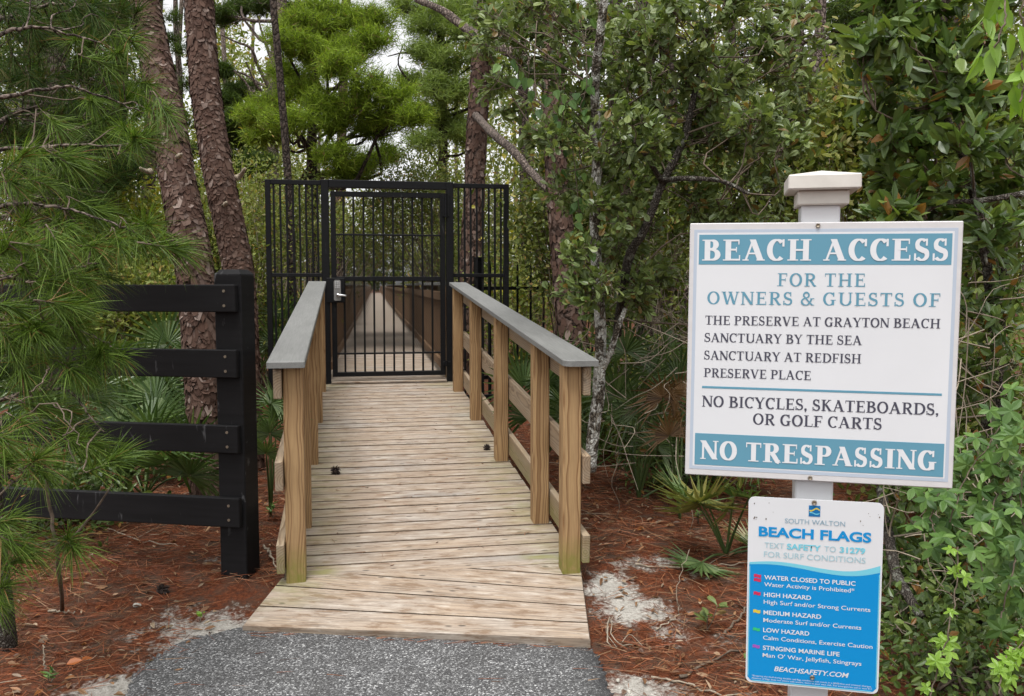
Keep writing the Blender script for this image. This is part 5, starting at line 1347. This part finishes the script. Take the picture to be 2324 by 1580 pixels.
palmetto('palmetto left of the gate behind the ramp handrail', 655, 900, 10.3, 7, .8, 1.1, fans=[(640, 720, 10.3), (690, 750, 10.2), (660, 790, 10.2), (625, 780, 10.2), (700, 710, 10.4)])
palmetto('yellow brown palmetto on the ground behind the lower fence boards', 360, 1000, 6.9, 6, .5, 1.0, ('palm_dead', 'palm_yellow'), low=True)

# ---- near pine with long drooping needles (left)
npine = thing('young_pine', 'young long needled pine hanging in front of the black fence at left', 'tree', gnd(at(12, 1440, 2.95)))
tp = P3([(20, 1440, 3.6), (2, 1300, 3.5), (-15, 1120, 3.3), (-40, 900, 3.1), (-55, 600, 3.2), (-60, 300, 3.3), (-55, 0, 3.4), (-50, -250, 3.4)])
tp[0] = gnd(tp[0]) - [0, 0, .05]
mb = MB(); tps = spline(tp, 60); tube(mb, tps, [.034, .032, .03, .026, .022, .018], 9, .1); mb.build('trunk', M['bark_fine'], npine, True)
TUFT = [(250, 150, 3.5), (300, 95, 3.5), (335, 190, 3.5), (345, 255, 3.4), (280, 290, 3.4), (330, 315, 3.3), (130, 285, 3.4), (170, 380, 3.2), (110, 420, 3.2), (30, 415, 3.1), (60, 500, 3.1), (150, 515, 3.1), (225, 480, 3.2),
        (110, 575, 3.0), (55, 615, 3.0), (215, 560, 3.0), (320, 545, 3.0), (395, 562, 3.0), (270, 560, 3.0), (40, 700, 2.9), (150, 685, 2.9), (90, 750, 2.9), (25, 770, 2.9), (275, 810, 3.0), (235, 790, 3.0), (165, 840, 2.9), (60, 850, 2.9), (100, 925, 2.9),
        (215, 1010, 2.9), (160, 990, 2.9), (50, 960, 2.8), (15, 1040, 2.8), (95, 1070, 2.8), (25, 1180, 2.7), (165, 1245, 2.8), (40, 1270, 2.7), (10, 1330, 2.7), (120, 760, 3.0), (200, 640, 3.1), (20, 560, 3.0), (90, 350, 3.3), (210, 230, 3.5), (120, 640, 3.0), (180, 740, 3.0)]
LIMB = [[(-55, 90, 3.45), (80, 60, 3.5), (220, 85, 3.5), (310, 105, 3.5)], [(-60, 235, 3.3), (60, 212, 3.25), (150, 192, 3.25), (250, 225, 3.35), (330, 260, 3.4)], [(-50, 345, 3.3), (100, 330, 3.3), (240, 332, 3.35), (310, 320, 3.35)],
        [(-50, 480, 3.2), (80, 470, 3.1), (200, 500, 3.1), (300, 540, 3.05), (370, 562, 3.0)], [(-40, 610, 3.1), (60, 620, 3.0), (150, 600, 3.0), (230, 585, 3.0)], [(-35, 760, 3.05), (70, 740, 2.95), (170, 760, 2.95), (260, 800, 2.98)],
        [(-25, 910, 3.0), (80, 890, 2.9), (150, 935, 2.88), (205, 1000, 2.9)], [(-15, 1085, 2.95), (40, 1060, 2.85), (95, 1075, 2.8)], [(-5, 1230, 2.9), (50, 1235, 2.8), (150, 1245, 2.8)], [(0, 1330, 2.9), (20, 1335, 2.75)],
        [(-55, 60, 3.6), (100, 20, 3.9), (260, 10, 4.0)], [(-55, 300, 3.5), (110, 250, 3.9), (250, 260, 4.0)], [(-50, 520, 3.4), (100, 430, 3.8), (240, 420, 3.9)], [(-45, 700, 3.2), (80, 680, 3.5), (190, 700, 3.6)]]
limbs = [spline(P3(l_), 30) + np.cumsum(rng.normal(size=(30, 3)) * .004, 0) for l_ in LIMB]
LP = np.concatenate([l_[6:] for l_ in limbs])
def tufts_of(lst, nd, L, w):
    wb = MB(); fb = MB()
    for px, py, Y in lst:
        c = at(px, py, Y); dd = np.linalg.norm(LP - c + np.array([.12, 0, 0]), axis=1); a_ = LP[dd.argmin()]; L_ = np.linalg.norm(c - a_)
        dirn = nrm(np.array([.75, -.35 + .5 * rng.normal(), -.15 + .4 * rng.normal()]))
        s0_ = c - dirn * .11
        pth = spline([a_, a_ + (s0_ - a_) * .4 + rng.normal(size=3) * .06 * L_, a_ + (s0_ - a_) * .75 + rng.normal(size=3) * .05 * L_, s0_, c], 10)
        tube(wb, pth, [.0035, .0028, .0022], 5, .1, False)
        u_ = rng.random(nd) ** .6; p = s0_ + (c - s0_) * u_[:, None] * 1.02
        d = nrm(dirn * (.55 + .35 * u_[:, None]) + rng.normal(size=(nd, 3)) * .42 + np.array([0, 0, .02]))
        needles(fb, p, d, L * rnd(nd, .7, 1.15), w, rng.uniform(.05, .45), 2)
    return wb, fb
lst = []
for px, py, Y in TUFT:
    lst.append((px, py, Y))
    for _ in range(1): lst.append((px - 15 + rng.normal() * 30, py + rng.normal() * 26, Y + rng.normal() * .12))
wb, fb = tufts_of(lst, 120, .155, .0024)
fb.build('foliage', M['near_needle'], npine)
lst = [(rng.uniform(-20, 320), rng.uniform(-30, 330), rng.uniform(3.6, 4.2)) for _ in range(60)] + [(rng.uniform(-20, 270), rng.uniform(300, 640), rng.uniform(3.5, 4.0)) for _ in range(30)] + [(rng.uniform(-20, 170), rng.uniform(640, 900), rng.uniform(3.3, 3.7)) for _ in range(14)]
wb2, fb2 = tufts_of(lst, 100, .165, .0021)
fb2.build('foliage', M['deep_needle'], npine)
for l_ in limbs[:10]: tube(wb2, l_, [.009, .0045, .0022], 6, .12, False)
for l_ in limbs[10:]: tube(wb2, l_, [.010, .005], 6, .12, False)
for pts, r_ in (([(-10, 1000, 2.85), (110, 920, 2.8), (150, 960, 2.75), (190, 1010, 2.75)], .003), ([(110, 830, 2.9), (80, 880, 2.8), (20, 915, 2.8)], .003), ([(0, 1180, 2.8), (60, 1230, 2.75), (110, 1300, 2.75)], .003), ([(120, 915, 2.8), (160, 940, 2.75), (150, 1000, 2.75), (175, 1050, 2.75)], .0025)):
    tube(wb, spline(P3(pts), 14) + rng.normal(size=(14, 3)) * .006, [r_, r_ * .5], 6, .1, False)
wb.build('branch', M['twig'], npine, True); wb2.build('branch', M['bark_grey'], npine, True)

# ================================================================== GROUND COVER AND SMALL THINGS
def on_ground(n, x0, x1, y0, y1):
    x = rnd(n, x0, x1); y = y0 + (y1 - y0) * rng.random(n) ** 1.3
    lp = (np.stack([x, y], 1)[:, None] - P0[:2]) ; t = (np.stack([x, y], 1) - P0[:2]) @ DH[:2]; a_ = (np.stack([x, y], 1) - P0[:2]) @ RH[:2]
    inside = ((a_ > -WID - .12) & (a_ < .12) & (t > .05)) | ((x > -1.25 + .55 * (3.75 - y).clip(-9, 0)) & (x < .36) & (y < 4.2))
    inside |= (y < 3.62) & (x > -1.3 + (3.62 - y) * -.05) & (x < .40)
    k = ~inside
    return x[k], y[k]
x, y = on_ground(70000, -3.2, 3.2, 2.3, 8.5)
keep = rng.random(len(x)) > sand_at(x, y) * 1.05
x, y = x[keep], y[keep]; N = len(x); az = rnd(N, 0, 2 * math.pi)
d = np.stack([np.cos(az), np.sin(az), rng.normal(size=N) * .10], 1)
mb = MB(); needles(mb, np.stack([x, y, gz(x, y) + rnd(N, .004, .022)], 1), d, rnd(N, .06, .17), .0026, .05, 2)
tag(mb.build('pine_straw', M['straw']), kind='stuff')
x, y = on_ground(5200, -3.2, 3.2, 2.3, 8.5); N = len(x); az = rnd(N, 0, 2 * math.pi)
mb = MB(); leaves(mb, np.stack([x, y, gz(x, y) + .012], 1), np.stack([np.cos(az), np.sin(az), np.full(N, .12)], 1), nrm(UP3 + rng.normal(size=(N, 3)) * .35), rnd(N, .015, .06) * (1 + .5 * (y > 4.8)), rnd(N, .007, .022), 'oval', .4, .4)
for _ in range(260):
    x_, y_ = rng.uniform(.5, 2.6) * random.choice((1, 1, -1.25)), rng.uniform(2.6, 6.5); a_ = rng.uniform(0, 6.28); l_ = rng.uniform(.04, .22)
    if x_ < 0 and x_ > -1.5: continue
    p0_ = np.array([x_, y_, float(gz(x_, y_)) + .012]); p1_ = p0_ + l_ * np.array([math.cos(a_), math.sin(a_), rng.uniform(-.02, .15)])
    tube(mb, spline([p0_, (p0_ + p1_) / 2 + rng.normal(size=3) * .01, p1_], 5), [.0022, .0012], 4, 0, False)
# bits of straw and leaf on the deck
n = 150; t_ = rnd(n, .2, 4.8); xx = rnd(n, -1.15, -.05); az = rnd(n, 0, 6.28)
pp = np.array([Wp(a_, b_, .004) for a_, b_ in zip(t_, xx)])
leaves(mb, pp[:45], np.stack([np.cos(az), np.sin(az), .1 + 0 * az], 1)[:45], nrm(UP3 + rng.normal(size=(45, 3)) * .2), rnd(45, .012, .03), rnd(45, .006, .012), 'oval', .4, .3)
mb.build('leaf_litter', M['litter']); tag(bpy.data.objects['leaf_litter'], kind='stuff')
mb = MB(); needles(mb, pp, np.stack([np.cos(az), np.sin(az), .06 + 0 * az], 1), rnd(n, .04, .10), .0022, .05, 2)
n = 120; q = np.array([atz(rng.uniform(560, 1340), 1425 + rng.normal() * 5, .02) for _ in range(60)] + [atz(rng.uniform(320, 1360), rng.uniform(1480, 1580), .02) for _ in range(12)]); q[:60, 1] -= .02 * 0
for k in range(60): 
    f_ = rng.random(); b_ = BL + (BR - BL) * f_; q[k] = [b_[0], b_[1] - .03 + rng.normal() * .012, .022]
az = rnd(len(q), -.4, .4)
needles(mb, q, np.stack([np.cos(az), np.sin(az), .05 + 0 * az], 1), rnd(len(q), .05, .12), .0026, .05, 2)
tag(mb.build('loose_straw', M['straw']), kind='stuff')

def pine_cone(label, c, r, seed):
    t = thing('pine_cone', label, 'pine cone', c); mb = MB(); r_ = np.random.default_rng(seed)
    n = 46; k = np.arange(n); ph = k * 2.4; h = (k / n - .5) * 1.3
    rad = np.sqrt(np.clip(1 - (h / .8) ** 2, .1, 1))
    d = np.stack([np.cos(ph) * rad, h * 1.0, np.sin(ph) * rad], 1)
    p = c + UPZ * r * .75 + d * r * .25
    leaves(mb, p, d + r_.normal(size=(n, 3)) * .1, np.cross(d, [0, 1.0, .1]), r * .95, r * .62, 'oak', .3, .3)
    tube(mb, [c + UPZ * r * .75 - np.array([0, r * .7, 0]), c + UPZ * r * .75 + np.array([0, r * .7, 0])], r * .35, 7)
    mb.build('scales', M['cone'], t)
def deck_at(px, py):
    q = ray(px, py); n_ = UN; s = ((P0 - CAM) @ n_) / (q @ n_); return CAM + q * s
pine_cone('dark open pine cone on the left of the deck near the first posts', deck_at(762, 1076), .030, 1)
pine_cone('dark pine cone on the deck beside the right railing post', deck_at(1105, 1021), .024, 2)
pine_cone('pine cone on the straw left of the fence post', atz(370, 1350, .05), .028, 3)
def stick(label, pts, r, mat='twig', name='twig', cat='twig', forks=()):
    mb = MB(); pth = spline(pts, 16); pth[:, :] += rng.normal(size=pth.shape) * .004
    tube(mb, pth, [r, r * .55], 6, .15)
    for f in forks: tube(mb, spline(f, 8), [r * .6, r * .3], 5, .15)
    tag(mb.build(name, M[mat], None, True), label, cat)
def gpt(px, py, lift=.008):
    q = atz(px, py, .08); 
    for _ in range(4): q = atz(px, py, float(gz(q[0], q[1])) + lift)
    return q
stick('long bent brown stick lying on the straw lower right of the path', [gpt(1545, 1540), gpt(1590, 1510), gpt(1680, 1475), gpt(1760, 1455)], .007)
stick('pale root like twig running along the bottom right ground', [gpt(1480, 1535), gpt(1560, 1550), gpt(1640, 1578), gpt(1720, 1570)], .005, 'pale_twig')
stick('thin dead stick crossing the sand patch right of the ramp', [gpt(1490, 1430), gpt(1520, 1410), gpt(1545, 1390)], .004, 'pale_twig')
stick('slim upright dry stem rising from the sand right of the ramp', [gpt(1540, 1390), gpt(1540, 1390) + [-.01, 0, .12], gpt(1540, 1390) + [.05, .02, .28]], .0025, 'pale_twig')
stick('grey branch lying across the middle of the right hand straw', [gpt(1440, 1282), gpt(1520, 1288), gpt(1640, 1282), gpt(1700, 1278)], .005, 'pale_twig', forks=[[gpt(1600, 1286), gpt(1640, 1262), gpt(1680, 1250)]])
stick('short dark stick leaning by the left edge of the blue sign', [gpt(1640, 1440), gpt(1680, 1400, .02), gpt(1700, 1370, .05)], .007)
stick('pale forked twig on the straw below the fence boards', [gpt(230, 1195), gpt(330, 1230), gpt(420, 1240)], .004, 'pale_twig', forks=[[gpt(310, 1222), gpt(350, 1200), gpt(380, 1190)]])
stick('curved grey root beside the foot of the fence post', [gpt(598, 1240), gpt(612, 1255, .03), gpt(625, 1290, .01)], .007, 'pale_twig')
stick('short pale cut stick lying under the young pine', [gpt(110, 1385), gpt(170, 1390)], .006, 'pale_twig')
stick('thin bare sapling stem standing before the fence at left', [gpt(142, 1385), at(128, 1260, 3.35), at(115, 1160, 3.3), at(104, 1080, 3.25), at(98, 1010, 3.2)], .009, 'twig', 'sapling_stem', 'sapling', forks=[[at(128, 1262, 3.35), at(200, 1180, 3.3), at(238, 1125, 3.25), at(256, 1098, 3.25)]])
stick('upright broken twig at the bottom left corner', [gpt(102, 1520), gpt(100, 1520) + [0, 0, .1]], .004, 'pale_twig')
stick('tangled pale dry roots beside the right edge of the threshold', [gpt(1390, 1470), gpt(1380, 1450, .05), gpt(1385, 1400, .06), gpt(1395, 1455, .02), gpt(1440, 1465)], .0035, 'pale_twig', 'dry_root', 'root', forks=[[gpt(1400, 1470), gpt(1375, 1430, .04), gpt(1395, 1395, .05)], [gpt(1410, 1460), gpt(1430, 1440, .03), gpt(1460, 1468)]])
# bare dead twigs hanging in the shrubs
tg = thing('dead_twigs', 'tangle of bare pale dead twigs in front of the palmettos left of the sign', 'twigs', gnd(at(1470, 1050, 5.2))); mb = MB()
for _ in range(60):
    a_ = at(rng.uniform(1370, 1560), rng.uniform(620, 1080), rng.uniform(5.0, 5.6)); v_ = rng.normal(size=3) * np.array([.3, .15, .22]); 
    tube(mb, spline([a_, a_ + v_ * .4 + rng.normal(size=3) * .03, a_ + v_ * .8 + rng.normal(size=3) * .03, a_ + v_ + [0, 0, -.05]], 9), [.0032, .0014], 4, 0, False)
tag(mb.build('twig', M['pale_twig'], tg, True), kind='stuff')
tg = thing('dead_twigs', 'tangle of thin dead twigs and stems right of the blue sign', 'twigs', gnd(at(2080, 1300, 3.6))); mb = MB()
for _ in range(110):
    a_ = at(rng.uniform(2010, 2324), rng.uniform(620, 1570), rng.uniform(3.2, 3.7)); v_ = rng.normal(size=3) * np.array([.22, .12, .22])
    tube(mb, spline([a_, a_ + v_ * .4 + rng.normal(size=3) * .02, a_ + v_ * .8 + rng.normal(size=3) * .02, a_ + v_], 8), [.0028, .0012], 4, 0, False)
tag(mb.build('twig', M['pale_twig'], tg, True), kind='stuff')
def seedling(label, c, n, L, Wd, mat, hgt, shape='oval', name='seedling'):
    t = thing(name, label, 'seedling', c); sb = MB(); lb = MB()
    for k in range(max(1, n // 6)):
        e = c + np.array([rng.normal() * hgt * .35, rng.normal() * hgt * .35, hgt * rng.uniform(.7, 1.1)])
        tube(sb, spline([c, c + (e - c) * .5 + rng.normal(size=3) * .01, e], 6), [.003, .0015], 4, 0, False)
        m = 7; u_ = rnd(m, .4, 1); p = c + (e - c) * u_[:, None]; az = rnd(m, 0, 6.28)
        leaves(lb, p, np.stack([np.cos(az), np.sin(az), .45 + 0 * az], 1), nrm(UP3 + rng.normal(size=(m, 3)) * .3), L * rnd(m, .7, 1.1), Wd, shape)
    sb.build('stem', M['twig'], t, True); lb.build('leaves', M[mat], t)
seedling('small dark green oak seedling on the straw left of the blue sign', gpt(1605, 1430), 12, .075, .035, 'oak_leaf', .10, 'oak')
seedling('sprig of dark leaves at the left edge of the blue sign', gpt(1690, 1540), 12, .05, .026, 'bay_leaf', .16)
seedling('dark trailing sprig on the straw above the grey branch', gpt(1585, 1190), 12, .05, .022, 'bay_leaf', .08)
seedling('light green leafy sprout between the two signs left of the post', gpt(1700, 1135), 12, .05, .028, 'lime_leaf', .10, 'oak')
seedling('tiny green sprout at the bottom left corner', gpt(115, 1550), 12, .04, .014, 'creeper', .05, 'lance')
seedling('tiny pale sprout on the sand between fence and asphalt', gpt(455, 1412), 6, .03, .013, 'lime_leaf', .05)
seedling('low green weed under the lowest fence board', gpt(450, 1185), 14, .05, .022, 'creeper', .08)
seedling('green weed at the foot of the fence beside the ramp', gpt(610, 1180), 12, .045, .02, 'creeper', .09)
seedling('blue green grassy tuft on the straw right of the ramp post', gpt(1395, 1090), 14, .13, .012, 'palm', .16, 'lance')
for lab, px, py, L, az, mt in (('large orange dead leaf on the straw at bottom left', 150, 1508, .060, .3, 'orange_leaf'), ('smaller orange leaf next to the large one at bottom left', 185, 1500, .045, .9, 'orange_leaf'), ('crumpled orange leaf under the yellowing palmetto', 1640, 1120, .07, .2, 'orange_leaf')):
    mb = MB(); c = gpt(px, py, .015); leaves(mb, [c], [[math.cos(az), math.sin(az), .2]], [[-.1, -.5, 1]], L, L * .7, 'oval', .3, .4); tag(mb.build('fallen_leaf', M[mt]), lab, 'leaf')
def stone(label, px, py, r):
    c = gpt(px, py, r * .4); bm = bmesh.new(); bmesh.ops.create_icosphere(bm, subdivisions=2, radius=1)
    for v_ in bm.verts:
        f_ = 1 + .22 * math.sin(v_.co.x * 3.1 + px) + .18 * math.sin(v_.co.y * 4.3 + py)
        v_.co = Vector((v_.co.x * r * f_, v_.co.y * r * .8 * f_, v_.co.z * r * .65 * f_)) + Vector(c)
    me = bpy.data.meshes.new('stone'); bm.to_mesh(me); bm.free(); me.materials.append(M['stone']); o = bpy.data.objects.new('stone', me); COL.objects.link(o); tag(o, label, 'stone')
stone('pale rounded stone on the straw in front of the fence', 312, 1373, .016)
stone('small grey stone at the right edge of the asphalt', 1428, 1572, .012)
stone('little dark pebble beside the asphalt corner', 1402, 1545, .009)
